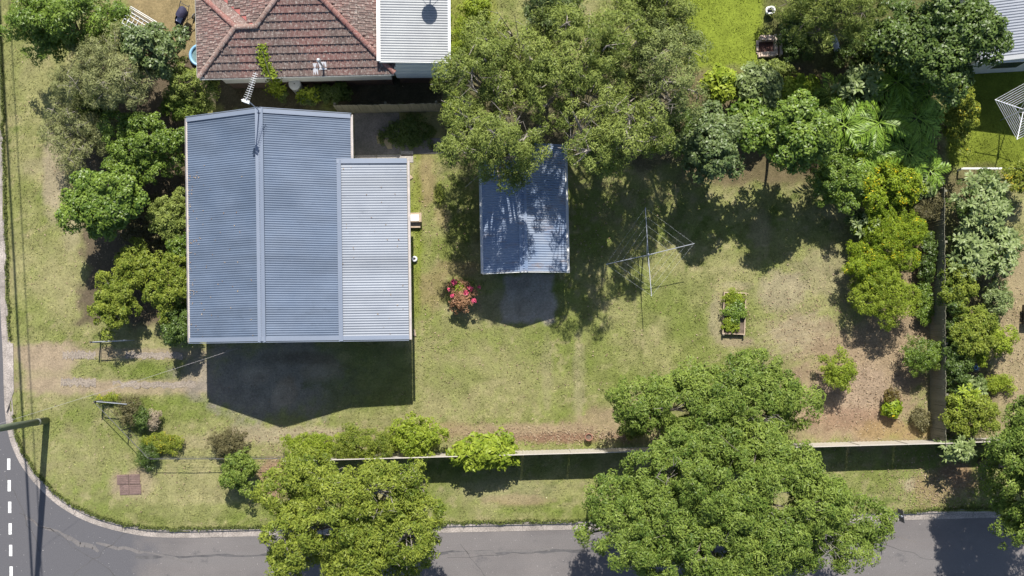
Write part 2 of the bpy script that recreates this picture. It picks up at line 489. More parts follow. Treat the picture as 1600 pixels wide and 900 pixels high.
def limbs(base, lobes, CC, h, r0, twig=0.0, fork=0.38, n_tw=40):
    mb = MB()
    b = Vector(base); zc = h*fork
    top = Vector((b.x+rng.uniform(-.15,.15)*r0*8, b.y+rng.uniform(-.15,.15)*r0*8, zc))
    mb.tube([b-Vector((0,0,0.1)), b.lerp(top,0.45)+Vector((r0*.4,0,0)), top], [r0*1.35, r0, r0*0.8], 8)
    for c, r in lobes[::max(1,len(lobes)//14)]:
        e = Vector(c); m = top.lerp(e, 0.5) + Vector(rng.normal(size=3)*0.18*r0*5)
        mb.tube([top-Vector((0,0,r0)), m, e], [r0*0.6, r0*0.38, r0*0.16], 5)
    if twig > 0:
        pick = CC[rng.choice(len(CC), min(n_tw, len(CC)), replace=False)]
        cs = np.array([c for c,_ in lobes[::max(1,len(lobes)//14)]])
        for p in pick:
            j = int(np.argmin(((cs-p)**2).sum(1)))
            a = Vector(cs[j]); e = Vector(p); m = a.lerp(e,0.55)+Vector(rng.normal(size=3)*0.1)
            mb.tube([a, m, e + (e-a)*float(rng.uniform(0.05,0.45))], [twig*1.6, twig, twig*0.4], 4, cap=False)
    return mb

NLEAF = 0
def plant(name, label, cat, px, py, rx, ry, h, mat, spec='bush', lobes=6, k=1.0, group=None, lo=0.15, twig=0.0, bark='bark', tree=None, ntw=40, trunk=None, base=None, leafscale=1.0, holes=(), loose=0.10, seed=0):
    """a tree or shrub whose crown is seen at px,py with radii rx, ry (photo px) and top height h"""
    global NLEAF, rng
    rng = np.random.default_rng(int(px*7919+py*104729+seed*13) % (2**31))
    hm = h*(0.5+lo*0.5)
    f = (HC-hm)/HC/PXM
    x, y = W(px, py, hm)
    rz = h*(1-lo)/2
    c = np.array([x, y, h*lo+rz])
    lob = make_lobes(c, rx*f, ry*f, rz*1.02, lobes, loose)
    sp = dict(SPEC[spec])
    P,N,T,CC = crown_cloud(lob, sp, k, zmin=min(0.12, h*0.1))
    fans = []
    for (hx_, hy_, hr_) in holes:
        fan = MB(); fans.append(fan)
        qx, qy = W(hx_, hy_, h*.8); rr = hr_*f
        d2 = np.hypot(P[:,0]-qx, P[:,1]-qy)/rr + (fbm(P[:,0],P[:,1],0.35,int(hx_))-0.5)*1.2
        kk = ~((d2 < 1.0) & (P[:,2] > h*.45)); P, N, T = P[kk], N[kk], T[kk]
        b0 = Vector((qx+rng.uniform(-.2,.2), qy+rng.uniform(-.2,.2), h*.42))
        for q_ in range(9):
            a_ = rng.uniform(0,6.28); e = Vector((qx+math.cos(a_)*rr*rng.uniform(1.0,2.6), qy+math.sin(a_)*rr*rng.uniform(1.0,2.6), h*rng.uniform(.78,.96)))
            md = b0.lerp(e,.5)+Vector((rng.uniform(-.12,.12),rng.uniform(-.12,.12),.15))
            fan.tube([b0,md,e],[.032,.02,.007],5,cap=False)
            for _t in range(2):
                e2 = md.lerp(e,rng.uniform(.2,.9)); fan.tube([e2,e2+Vector((rng.uniform(-.5,.5),rng.uniform(-.5,.5),rng.uniform(-.1,.35)))],[.011,.004],4,cap=False)
    NLEAF += len(P)
    is_tree = h >= 3.6 if tree is None else tree
    bp = (x, y, 0) if base is None else (*W(base[0], base[1]), 0)
    t = thing(name, label, cat, bp, group)
    r0 = trunk or max(0.025, h*0.022)
    build('trunk' if is_tree else 'stems', limbs(bp, lob, CC, h, r0, twig, n_tw=ntw), M[bark], t, smooth=True)
    for fan in fans: build('bare_limbs', fan, M['bark_pale'], t, smooth=True)
    leaf_object('crown' if is_tree else 'foliage', P, N, sp['L']*leafscale*rng.uniform(0.7,1.2,len(P)), sp['W']*leafscale*rng.uniform(0.75,1.2,len(P)), T, LM[mat], t)
    return t

# ------------------------------------------------------------------ numpy value noise for the ground colours
def vnoise(x, y, s, seed):
    g = np.random.default_rng(seed).random((256,256))
    x = np.asarray(x)/s; y = np.asarray(y)/s
    xi = np.floor(x).astype(int); yi = np.floor(y).astype(int)
    fx = x-xi; fy = y-yi; fx = fx*fx*(3-2*fx); fy = fy*fy*(3-2*fy)
    a = g[xi%256, yi%256]; b_ = g[(xi+1)%256, yi%256]; c = g[xi%256,(yi+1)%256]; d = g[(xi+1)%256,(yi+1)%256]
    return (a*(1-fx)+b_*fx)*(1-fy) + (c*(1-fx)+d*fx)*fy
def fbm(x, y, s, seed, oct=4):
    v = 0; w = 0.5; tot = 0
    for i in range(oct):
        v = v + w*vnoise(x, y, s/2**i, seed+i*17); tot += w; w *= 0.6
    return v/tot

# road side of the kerb (photo px, at ground level), from the side street round the corner into the front street
KERB = [(-14,-900),(-14,-100),(-6,120),(0,330),(5,480),(9,560),(11,625),(16,672),(28,708),(46,738),(72,767),(100,790),(140,811),(196,827),(262,834.5),(410,832),(700,826.5),(950,820.5),(1230,812.5),(1400,807.5),(1500,804.5),(1700,799),(2600,775)]
def smooth_line(pts, sub=6):
    out = []
    for i in range(len(pts)-1):
        p0 = pts[max(i-1,0)]; p1 = pts[i]; p2 = pts[i+1]; p3 = pts[min(i+2,len(pts)-1)]
        for j in range(sub):
            t = j/sub
            out.append(tuple(0.5*((2*p1[k])+(-p0[k]+p2[k])*t+(2*p0[k]-5*p1[k]+4*p2[k]-p3[k])*t*t+(-p0[k]+3*p1[k]-3*p2[k]+p3[k])*t**3) for k in (0,1)))
    out.append(pts[-1]); return out
KP = smooth_line(KERB)
KW = [Vector((*W(a,b),0)) for a,b in KP]
ROADZ = -0.13

def kerb_signed(X, Y):
    """distance to the kerb line, positive on the lawn side"""
    best = np.full(X.shape, 1e9); sgn = np.ones(X.shape)
    for i in range(len(KW)-1):
        ax, ay = KW[i].x, KW[i].y; bx, by = KW[i+1].x, KW[i+1].y
        dx, dy = bx-ax, by-ay; L2 = dx*dx+dy*dy
        t = np.clip(((X-ax)*dx+(Y-ay)*dy)/L2, 0, 1)
        ex = X-(ax+t*dx); ey = Y-(ay+t*dy); d = ex*ex+ey*ey
        s = np.sign(dx*(Y-ay)-dy*(X-ax)+1e-9)
        m = d < best
        best = np.where(m, d, best); sgn = np.where(m, s, sgn)
    return np.sqrt(best)*sgn

def albedo(X, Y):
    PX = X*PXM+800; PY = 535-Y*PXM
    n1 = fbm(X, Y, 3.2, 1); n2 = fbm(X, Y, 0.9, 5); n3 = fbm(X, Y, 0.35, 9, 3); n4 = fbm(X, Y, 7.0, 21)
    green = np.array([0.166,0.190,0.054]); dry = np.array([0.262,0.244,0.118]); lush = np.array([0.128,0.165,0.034])
    A = np.empty(X.shape+(3,))
    t = np.clip((n1*0.6+n2*0.5-0.38)*2.6, 0, 1)[...,None]
    A[:] = green*(1-t)+dry*t
    u = np.clip((n4*0.6+n3*0.35-0.52)*5, 0, 1)[...,None]*0.7
    A = A*(1-u)+lush*u
    wd = np.clip((fbm(X, Y, 0.55, 81, 3)-0.60)*9, 0, 1)[...,None]*np.clip((fbm(X,Y,5,91)-0.4)*4,0,1)[...,None]*0.6
    A = A*(1-wd)+np.array([0.085,0.125,0.022])*wd
    sw = np.clip((fbm(X, Y, 0.4, 101, 3)-0.62)*9, 0, 1)[...,None]*0.55
    A = A*(1-sw)+np.array([0.31,0.27,0.15])*sw
    def paint(c, px, py, rx, ry, s=1.0, edge=0.35, nz=0.9, ang=0.0):
        nonlocal A
        ca, sa = math.cos(R(ang)), math.sin(R(ang))
        ex = ((PX-px)*ca+(PY-py)*sa)/rx; ey = (-(PX-px)*sa+(PY-py)*ca)/ry
        d = np.sqrt(ex*ex+ey*ey) + (n2-0.5)*nz + (n3-0.5)*nz*0.8
        m = np.clip((1+edge-d)/(2*edge), 0, 1); m = (m*m*(3-2*m)*s)[...,None]
        A = A*(1-m)+np.array(c)*m
    def rect(c, x0, y0, x1, y1, s=1.0, soft=12, nz=22):
        nonlocal A
        j = (n2-0.5)*nz*2
        d = np.minimum(np.minimum(PX-x0, x1-PX), np.minimum(PY-y0, y1-PY)) + j
        m = np.clip(d/soft+0.5, 0, 1); m = (m*m*(3-2*m)*s)[...,None]
        A = A*(1-m)+np.array(c)*m
    lime = (0.180,0.225,0.030); dirt = (0.30,0.235,0.165); mulch = (0.275,0.208,0.135); bed = (0.11,0.085,0.06); brn = (0.25,0.19,0.105)
    grey = (0.25,0.22,0.19); pale = (0.30,0.255,0.17)
    # neighbours
    rect((0.245,0.19,0.10), 195,-200,345,135, 1, 14)
    rect((0.19,0.205,0.05), 695,-200,775,165, .9, 14)
    rect(lime, 1070,-200,1195,112, 1, 16)
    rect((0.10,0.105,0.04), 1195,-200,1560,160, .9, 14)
    rect((0.15,0.185,0.025), 1480,60,1900,262, 1, 6, 6)
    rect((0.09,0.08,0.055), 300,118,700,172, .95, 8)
    rect((0.28,0.225,0.135), 1545,380,1900,640, .95, 26)
    rect((0.13,0.11,0.06), 1478,262,1548,700, .8, 20)
    rect((0.24,0.20,0.12), 1545,640,1900,700, .8, 20)
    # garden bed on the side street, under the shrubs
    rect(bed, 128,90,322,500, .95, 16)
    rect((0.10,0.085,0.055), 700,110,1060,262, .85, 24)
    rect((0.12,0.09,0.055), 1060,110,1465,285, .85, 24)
    # verge trails
    paint(pale, 84,275,16,58, .95); paint(pale, 112,355,14,42,.7); paint(pale, 60,262,30,14,.3); paint(dry, 60,120,26,70,.6); paint(dry, 100,430,30,70,.5)
    # driveway
    paint(dirt, 70,556,62,20,.95); paint(dirt, 110,603,100,13,.8); paint(dirt, 230,552,130,9,.8); paint(dirt, 230,606,110,12,.8); paint(dirt, 68,580,38,42,.75)
    paint(dirt, 312,590,30,30,.8)
    paint(lush, 235,580,55,12,.7); paint(lush, 275,640,90,22,.6)
    # bare ground south of the house
    paint(grey, 430,590,120,62,.9); paint(dirt, 445,610,18,22,.8); paint(pale, 455,680,110,15,.85); paint(dirt, 330,690,70,14,.4)
    paint(green, 580,590,80,60,.6)
    rect((0.34,0.305,0.27), 786,428,866,502, .9, 8, 14)
    paint((0.36,0.30,0.23), 400,585,26,16,.7); paint((0.34,0.28,0.21), 505,575,34,18,.6); paint((0.36,0.30,0.23), 440,618,16,20,.8); paint((0.13,0.10,0.07), 470,560,60,10,.5)
    # back lawn
    paint(brn, 665,285,18,40,.7); paint(brn, 720,420,40,14,.65); paint(brn, 672,450,26,30,.6); paint(brn, 690,340,14,20,.5)
    paint(lime, 650,370,9,120,.65,.4); paint(lime, 686,300,6,22,.7)
    paint(pale, 760,480,60,26,.4); paint(pale, 905,590,9,75,.5); paint(pale, 855,590,9,60,.25)
    paint(dry, 760,600,90,50,.45); paint(lush, 1060,470,60,55,.45); paint(lush, 960,580,60,40,.35); paint(lush, 700,590,40,30,.3)
    paint(brn, 700,672,60,12,.7); paint(mulch, 860,676,110,14,.9); paint(mulch, 960,660,60,24,.75); paint((0.17,0.09,0.065), 880,684,80,8,.7); paint(mulch,780,672,90,10,.55)
    paint(pale, 1225,455,42,30,.8); paint(dirt, 1255,520,52,30,.7); paint(pale,1290,430,50,36,.45)
    for i in range(6):
        paint(pale, 1235+i*9, 505+i*9, 60, 2.6, .5, .4, .5, -24+i*3)
    paint(mulch, 1345,575,92,72,1.0); paint(mulch, 1330,640,120,55,1.0); paint(mulch, 1400,520,56,60,1.0); paint(mulch, 1430,450,30,80,.9)
    paint((0.32,0.24,0.18), 1340,610,60,40,.6); paint((0.22,0.13,0.09), 1340,655,70,18,.5); paint((0.27,0.19,0.09), 1400,672,60,16,.7)
    paint(pale, 1120,500,12,40,.7); paint(dirt, 1145,535,26,9,.75); paint(pale,1150,446,26,7,.5)
    paint(dirt, 1190,360,14,30,.4)
    # street verge
    paint(dirt, 205,757,34,22,.85); paint(dry, 120,720,70,40,.4); paint((0.27,0.17,0.12), 428,748,26,34,.85); paint(dry, 300,770,90,30,.4)
    paint(brn, 805,781,50,8,.8); paint(pale, 790,765,90,20,.35); paint(brn,1475,760,50,26,.85); paint((0.27,0.17,0.11),1500,742,26,22,.8); paint(pale,1420,757,9,12,.9)
    paint(lush, 300,800,160,14,.4); paint(lush,850,800,120,9,.4)
    v = (0.72+0.56*n3)[...,None]
    return np.clip(A*v, 0.01, 0.8)

# ------------------------------------------------------------------ ground, roads, kerb
def axis_vals(lo, hi, step, outer):
    a = list(np.arange(lo, hi+1e-6, step))
    return np.array([-v for v in reversed(outer)] + a + list(outer)) if True else a
xs = axis_vals(-29, 29, 0.125, [30,32,36,44,60,90,140,260,500])
ys = axis_vals(-15, 20, 0.125, [])
ys = np.concatenate([[-500,-260,-140,-90,-60,-44,-34,-26,-20,-17,-15.6], ys, [20.6,22,25,30,40,60,90,140,260,500]])
GX, GY = np.meshgrid(xs, ys)
sd = kerb_signed(GX, GY)
far = (np.abs(GX) > 30) | (GY < -16) | (GY > 21)
Z = (fbm(GX, GY, 1.3, 41)-0.5)*0.05 + (fbm(GX, GY, 0.4, 51, 2)-0.5)*0.02
Z = np.where(sd < 0.11, -0.5, Z*np.clip((sd-0.11)/0.6, 0, 1))
Z = np.where(far & (sd >= 0.13), 0, Z)
ny, nx = GX.shape
gm = bpy.data.meshes.new('ground')
gm.vertices.add(nx*ny)
gm.vertices.foreach_set('co', np.stack([GX,GY,Z],-1).astype(np.float32).ravel())
ii = np.arange(nx*ny).reshape(ny,nx)
q = np.stack([ii[:-1,:-1], ii[:-1,1:], ii[1:,1:], ii[1:,:-1]], -1).reshape(-1,4)
gm.loops.add(q.size); gm.loops.foreach_set('vertex_index', q.astype(np.int32).ravel())
gm.polygons.add(len(q)); gm.polygons.foreach_set('loop_start', np.arange(0, q.size, 4, dtype=np.int32))
ga = gm.attributes.new('albedo', 'FLOAT_COLOR', 'POINT')
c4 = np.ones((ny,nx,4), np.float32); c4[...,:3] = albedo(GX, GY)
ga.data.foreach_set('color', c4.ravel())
gm.materials.append(M['ground']); gm.update(calc_edges=True)
gm.polygons.foreach_set('use_smooth', [True]*len(gm.polygons))
ground = bpy.data.objects.new('ground', gm); col.objects.link(ground)
setp(ground, 'mown lawn, bare earth and garden beds of the block', kind='structure')

# road sheet: from the kerb line out to the far side
mb = MB()
road_far = []
for i, p in enumerate(KW):
    road_far.append(p)
fp = [Vector((-300, KW[0].y, ROADZ)), Vector((-300, -300, ROADZ)), Vector((KW[-1].x, -300, ROADZ))]
poly = [(p.x, p.y, ROADZ) for p in KW] + [tuple(fp[2]), tuple(fp[1]), tuple(fp[0])]
mb.f.append(tuple(range(len(poly)))); mb.v += poly
# orient upward
road = build('road', mb, M['asphalt'])
setp(road, 'grey asphalt road round the street corner', kind='structure')

def strip(pts, a, b, za, zb):
    """ribbon between signed offsets a and b of the kerb line (positive = lawn side)"""
    m = MB(); vs = []; fs = []
    for i, p in enumerate(pts):
        d = (pts[min(i+1,len(pts)-1)]-pts[max(i-1,0)]).normalized(); n = Vector((-d.y, d.x, 0))
        vs += [tuple(p+n*a+Vector((0,0,za))), tuple(p+n*b+Vector((0,0,zb)))]
    for i in range(len(pts)-1): fs.append((2*i, 2*i+2, 2*i+3, 2*i+1))
    m.v = vs; m.f = fs; return m
KA = np.array([(p.x,p.y) for p in KW]); seg = np.linalg.norm(np.diff(KA,axis=0),axis=1); cum = np.concatenate([[0],np.cumsum(seg)])
def kpoint(t):
    i_ = min(max(int(np.searchsorted(cum,t))-1,0),len(seg)-1); f_ = (t-cum[i_])/seg[i_]
    q_ = KA[i_]*(1-f_)+KA[i_+1]*f_; return Vector((q_[0],q_[1],0))
vis = (KA[:,0] > -30)&(KA[:,0] < 30)&(KA[:,1] > -13)&(KA[:,1] < 20)
k0, k1 = cum[vis].min(), cum[vis].max()
spans = [(0,k0-.01)]+[(k0+i_*2.45,min(k0+(i_+1)*2.45,k1)-.018) for i_ in range(int((k1-k0)/2.45)+1)]+[(k1+.01,cum[-1])]
kerb = None; r_ = random.Random(12)
for (t0,t1) in spans:
    if t1-t0 < .1: continue
    n_ = 8 if t1-t0 < 5 else 30
    pts = [kpoint(t0+(t1-t0)*k/n_) for k in range(n_+1)]; dz = r_.uniform(-.006,.006); mk = MB()
    for (a,b,za,zb) in ((-0.22,-0.20,ROADZ-0.05,ROADZ+0.014),(-0.20,0.05,ROADZ+0.014,ROADZ+0.03),(0.05,0.12,ROADZ+0.03,-0.01),(0.12,0.26,-0.01,0.006),(0.26,0.28,0.006,-0.1)):
        st_ = strip(pts, a, b, za+dz, zb+dz); o = len(mk.v); mk.v += st_.v; mk.f += [tuple(i+o for i in f) for f in st_.f]
    if kerb is None:
        kerb = build('kerb', mk, M['kerb']); setp(kerb, 'concrete kerb and gutter edging the verge', kind='structure')
    else: build('kerb_length', mk, M['kerb'], kerb)

# driveway apron and wheel tracks
mb = MB(); mb.prism([W(10,534),W(21,537),W(22,612),W(10,645)], -0.06, 0.034)
setp(build('driveway_apron', mb, M['kerb']), 'pale concrete driveway apron at the kerb', kind='structure')
def track(y0, y1, xa, xb, seed):
    r_ = random.Random(seed); m = MB(); top = []; bot = []
    n = 26
    for i in range(n+1):
        x = xa+(xb-xa)*i/n
        top.append(W(x, y0+r_.uniform(-2.6,2.6))); bot.append(W(x, y1+r_.uniform(-2.6,2.6)))
    m.prism(bot+top[::-1], -0.05, 0.012); return m
mb = track(549,561,98,150,1)
M['track'] = (plain('old_driveway', (0.235,0.196,0.155), (0.195,0.165,0.135), rough=0.95, scale=2, fine=0.4, fs=15))
pd = build('driveway', mb, M['track'])
setp(pd, 'two worn concrete wheel tracks of the driveway', kind='structure')
for a in ((591,603,95,150,2),(550,560,196,286,3),(596,606,176,306,4)):
    o = build('wheel_track', track(*a), pd.data.materials[0], pd)

M['tan_slab'] = plain('tan_concrete', (0.33,0.28,0.17), (0.25,0.21,0.14), rough=0.95, scale=3)
# give-way line
for i in range(7):
    mb = MB(); x = 11.5+i*0.75; y = 717+i*33.8
    a = W(x,y); b_ = W(x+0.4,y+17.5)
    mb.box(a[0]-.07, b_[1], ROADZ+0.004, a[0]+.08, a[1], ROADZ+0.008)
    o = build('road_marking', mb, M['road_white'], road)

# crack / patch band along the front street
mb = MB(); r_ = random.Random(5); t_=[]; b_=[]
for i in range(60):
    x = 210+i*16; y0 = 871-(x-210)*0.013+r_.uniform(-1.6,1.6)
    w = r_.uniform(1.0,2.6)
    t_.append((*W(x,y0-w),ROADZ+.004)); b_.append((*W(x,y0+w),ROADZ+.004))
for i in range(59):
    o = len(mb.v); mb.v += [b_[i],b_[i+1],t_[i+1],t_[i]]; mb.f.append((o,o+1,o+2,o+3))
build('tar_seam', mb, plain('tar', (0.06,0.058,0.06), (0.10,0.095,0.095), rough=0.8, scale=3), road)

def crack(p0, p1, n_, wob, w, seed):
    r_ = random.Random(seed); m = MB(); L_=[]
    for i in range(n_+1):
        t = i/n_; L_.append((p0[0]+(p1[0]-p0[0])*t+r_.uniform(-wob,wob), p0[1]+(p1[1]-p0[1])*t+r_.uniform(-wob,wob), w*r_.uniform(.4,1.3)))
    for (x0,y0,w0),(x1,y1,w1) in zip(L_[:-1],L_[1:]):
        d = Vector((x1-x0,y1-y0)).normalized(); nx_,ny_ = -d.y,d.x; o = len(m.v)
        m.v += [(*W(x0+nx_*w0,y0+ny_*w0),ROADZ+.0045),(*W(x1+nx_*w1,y1+ny_*w1),ROADZ+.0045),(*W(x1-nx_*w1,y1-ny_*w1),ROADZ+.0045),(*W(x0-nx_*w0,y0-ny_*w0),ROADZ+.0045)]
        m.f.append((o,o+1,o+2,o+3))
    return m
M['crack'] = plain('road_crack', (0.06,0.058,0.058), (0.09,0.086,0.085), rough=0.95)
M['worn'] = plain('worn_asphalt', (0.140,0.129,0.124), (0.118,0.110,0.108), rough=0.95, scale=3, fine=0.4)
for i,(a,b_,n_,wb,w) in enumerate((((30,800),(190,905),14,3,.5),((110,900),(240,800),16,3,.45),((700,872),(930,858),18,2,.4),((720,852),(760,905),8,2,.4),((1380,850),(1470,880),9,2,.4),((5,740),(60,860),12,3,.5))):
    build('crack', crack(a,b_,n_,wb,w,i+1), M['crack'], road)
for i,(a,b_,n_,wb,w) in enumerate((((40,812),(150,862),12,3,3.2),((150,850),(300,880),14,2,2.2),((700,866),(860,860),10,1.5,2.0))):
    build('worn_patch', crack(a,b_,n_,wb,w,i+31), M['worn'], road)
# concrete pads
mb = MB(); S1 = frame((*W(553,246),0), 1.0)
pads = setp(build('paving', MB(S1).box(0.05,0.12,-.05,2.25,2.15,.03), M['concrete_shaded']), 'concrete patio slabs behind the house, shade painted into their colour', kind='structure')
for (x0,y0,x1,y1,mt) in ((2.27,.12,4.4,.86,'concrete_shaded'),(.05,-.3,1.1,.10,'concrete'),(1.13,-.3,2.9,.10,'concrete'),(2.3,.02,2.9,.26,'concrete')):
    z = .034 if mt=='concrete' else .03
    build('paving_slab', MB(S1).box(x0,y0,-.05,x1,y1,z), M[mt], pads)
m = MB().prism([W(588,212),W(594,213),W(604,219),W(611,214),W(613,233),W(606,233),W(601,224),W(590,225)], -.05, .036)
build('paving_slab', m, M['tan_slab'], pads)

# grass blades (uncountable) and leaf litter
def scatter(n, x0, x1, y0, y1):
    return rng.uniform(x0,x1,n), rng.uniform(y0,y1,n)
gx, gy = scatter(210000, -25.6, 25.6, -11.8, 17.0)
gs = kerb_signed(gx, gy)
k_ = gs > 0.3
gx, gy, gs = gx[k_], gy[k_], gs[k_]
ac = albedo(gx, gy)
grassy = ac[:,1]/(ac[:,0]+1e-4)
k_ = (rng.random(len(gx)) < np.clip((grassy-0.80)*4, 0.05, 1)*np.clip(fbm(gx,gy,0.6,71)*1.6-.1,.1,1))
gx, gy, ac = gx[k_], gy[k_], ac[k_]
# keep hard surfaces clear
def inpx(x0,y0,x1,y1):
    a = W(x0,y0); b = W(x1,y1)
    return (gx>a[0])&(gx<b[0])&(gy<a[1])&(gy>b[1])
bad = inpx(552,172,695,250)|inpx(778,425,868,508)|inpx(8,534,22,645)
gx, gy, ac = gx[~bad], gy[~bad], ac[~bad]
n = len(gx)
P = np.stack([gx,gy,np.full(n,0.022)],1)
Nn = rng.normal(size=(n,3))*0.9+np.array([0,0,0.9])
ac = ac*rng.uniform(0.75,1.45,(n,1))*np.array([1,1.0,0.9])
go = leaf_object('grass', P, Nn, rng.uniform(.07,.15,n), rng.uniform(.018,.04,n), ac, M['blade'], attr='albedo')
setp(go, 'short lawn grass blades over the block and verge', 'grass', kind='stuff')
KA = np.array([(p.x,p.y) for p in KW]); seg = np.linalg.norm(np.diff(KA,axis=0),axis=1); cum = np.concatenate([[0],np.cumsum(seg)])
vis = (KA[:,0] > -27)&(KA[:,0] < 27)&(KA[:,1] > -12)&(KA[:,1] < 18)
c0, c1 = cum[vis].min(), cum[vis].max()
tt = rng.uniform(c0,c1,16000); ix = np.clip(np.searchsorted(cum,tt)-1,0,len(seg)-1); fr_ = ((tt-cum[ix])/seg[ix])[:,None]
pp = KA[ix]*(1-fr_)+KA[ix+1]*fr_; dv = (KA[ix+1]-KA[ix])/seg[ix][:,None]; nv = np.stack([-dv[:,1],dv[:,0]],1)
wob = fbm(pp[:,0],pp[:,1],0.5,131,3)[:,None]
pp = pp+nv*(0.38-0.20*wob+rng.normal(size=(len(pp),1))*0.045)
drv = (pp[:,0] < W(24,0)[0])&(pp[:,1] < W(0,532)[1])&(pp[:,1] > W(0,648)[1])
pp = pp[~drv]; n = len(pp)
fa = np.array([0.105,0.125,0.035])*rng.uniform(0.6,1.7,(n,1))  # overgrown grass, darker green puts the shadow line of the verge into its colour
fo_ = leaf_object('grass_fringe', np.column_stack([pp,rng.uniform(.03,.075,n)]), rng.normal(size=(n,3))+np.array([0,0,.5]), rng.uniform(.09,.2,n), rng.uniform(.02,.04,n), fa, M['blade'], attr='albedo')
setp(fo_, 'ragged overgrown grass edge along the kerb', 'grass', kind='stuff')
lp = []
for (px,py,sx,sy,nn_) in ((1345,600,70,60,1300),(1430,470,18,110,500),(880,680,110,9,900),(1480,760,45,28,900),(240,330,60,90,900),(1570,520,30,70,700),(430,745,18,30,250),(900,330,120,60,600),(1240,500,60,50,400),(500,680,120,12,250),(900,560,260,90,420),(250,740,160,50,160),(90,300,50,220,160),(680,400,30,140,140)):
    a = np.stack([rng.normal(px,sx,nn_), rng.normal(py,sy,nn_)],1); lp.append(a)
lp = np.vstack(lp); lx,ly = (lp[:,0]-800)/PXM, (535-lp[:,1])/PXM
k_ = kerb_signed(lx,ly) > 0.2; lx,ly = lx[k_],ly[k_]; n=len(lx)
lo_ = leaf_object('leaf_litter', np.stack([lx,ly,np.full(n,.045)],1), rng.normal(size=(n,3))*.35+np.array([0,0,1]), rng.uniform(.06,.13,n), rng.uniform(.03,.06,n), rng.random(n), LM['litter'])
setp(lo_, 'dry fallen leaves scattered over the mulch and beds', 'leaf litter', kind='stuff')

# ================================================================== main house
F = frame((*W(297,535,3.47),0), 0.75)
def P3(fr, x, y, z): return fr @ Vector((x,y,z))
XR, XJ, XE, XL, LY, LY2 = 3.67, 6.93, 7.43, 9.95, 10.17, 8.05      # ridge, junction, main east eave, lean-to eave, lengths
zl = lambda x: 5.1-0.44*(XR-x)
zr = lambda x: 5.1-0.36*(x-XR)
zt = lambda x: 3.925-0.05*(x-XJ)
house = thing('house', 'large house with blue grey corrugated gable roof and paler lean-to', 'house', P3(F,0,0,0))
rf = build('west_roof_slope', MB(F).corr((0,.05,3.48),(0,LY-.05,3.48),(XR-.02,LY-.05,5.09),(XR-.02,.05,5.09),.102,.0125), M['roof_blue'], house)
rf2 = MB(F).corr((XR+.02,.05,5.09),(XR+.02,LY2,5.09),(XJ,LY2,zr(XJ)),(XJ,.05,zr(XJ)),.102,.0125)
rf2.corr((XR+.02,LY2+.002,5.09),(XR+.02,LY-.05,5.09),(XE,LY-.05,zr(XE)),(XE,LY2+.002,zr(XE)),.102,.0125)
build('east_roof_slope', rf2, M['roof_blue'], house)
build('lean_to_roof', MB(F).corr((XJ,.05,zt(XJ)+.03),(XJ,LY2-.05,zt(XJ)+.03),(XL,LY2-.05,zt(XL)+.03),(XL,.05,zt(XL)+.03),.115,.014), M['roof_pale'], house)
# ridge capping, flashings, barge cappings
mb = MB(F)
mb.bar((XR-.085,-.04,5.10),(XR-.085,LY+.04,5.10),.185,.010,(0.42,0,1)); mb.bar((XR+.085,-.04,5.107),(XR+.085,LY+.04,5.107),.185,.010,(-0.34,0,1))
build('ridge_capping', mb, M['flash'], house)
mb = MB(F).bar((XJ,-.04,zt(XJ)+.085),(XJ,LY2+.03,zt(XJ)+.085),.20,.012,(-0.2,0,1))
mb.bar((XJ-.1,LY2-.02,zt(XJ)+.09),(XL+.02,LY2-.02,zt(XL)+.09),.22,.012)
build('lean_to_flashing', mb, M['flash'], house)
for (y, s) in ((0.02,1),(LY-.02,-1)):
    mb = MB(F).bar((-.02,y+s*.08,3.53),(XR,y+s*.08,5.15),.19,.012); mb.bar((-.02,y-s*.06,3.42),(XR,y-s*.06,5.04),.025,.22)
    build('barge_capping', mb, M['flash'], house)
    xe = XJ+.1 if s == 1 else XE+.02
    mb = MB(F).bar((XR,y+s*.08,5.147),(xe,y+s*.08,zr(xe)+.05),.19,.012); mb.bar((XR,y-s*.06,5.04),(xe,y-s*.06,zr(xe)-.06),.025,.22)
    build('barge_capping', mb, M['flash'], house)
mb = MB(F).bar((XJ+.1,.10,zt(XJ)+.088),(XL+.02,.10,zt(XL)+.088),.19,.012); mb.bar((XJ+.1,-.04,zt(XJ)-.03),(XL,-.04,zt(XL)-.03),.025,.2)
build('barge_capping', mb, M['flash'], house)
# gutters
def gutter(fr, a, b, mat, par):
    a = Vector(a); b = Vector(b); m = MB(fr)
    d = (b-a).normalized(); s = d.cross(Vector((0,0,1)))*.055
    m.bar(a-Vector((0,0,.09)), b-Vector((0,0,.09)), .11, .008)
    m.bar(a-s-Vector((0,0,.04)), b-s-Vector((0,0,.04)), .008, .10); m.bar(a+s-Vector((0,0,.04)), b+s-Vector((0,0,.04)), .008, .10)
    return build('gutter', m, mat, par)
M['gutter'] = plain('gutter_steel', (0.42,0.38,0.36), (0.32,0.30,0.30), rough=0.6)
gutter(F, (-.05,0,3.47),(-.05,LY,3.47), M['gutter'], house)
gutter(F, (XE+.06,LY2+.1,zr(XE)),(XE+.06,LY,zr(XE)), M['gutter'], house)
gutter(F, (XL+.07,0,zt(XL)),(XL+.07,LY2,zt(XL)), M['gutter'], house)
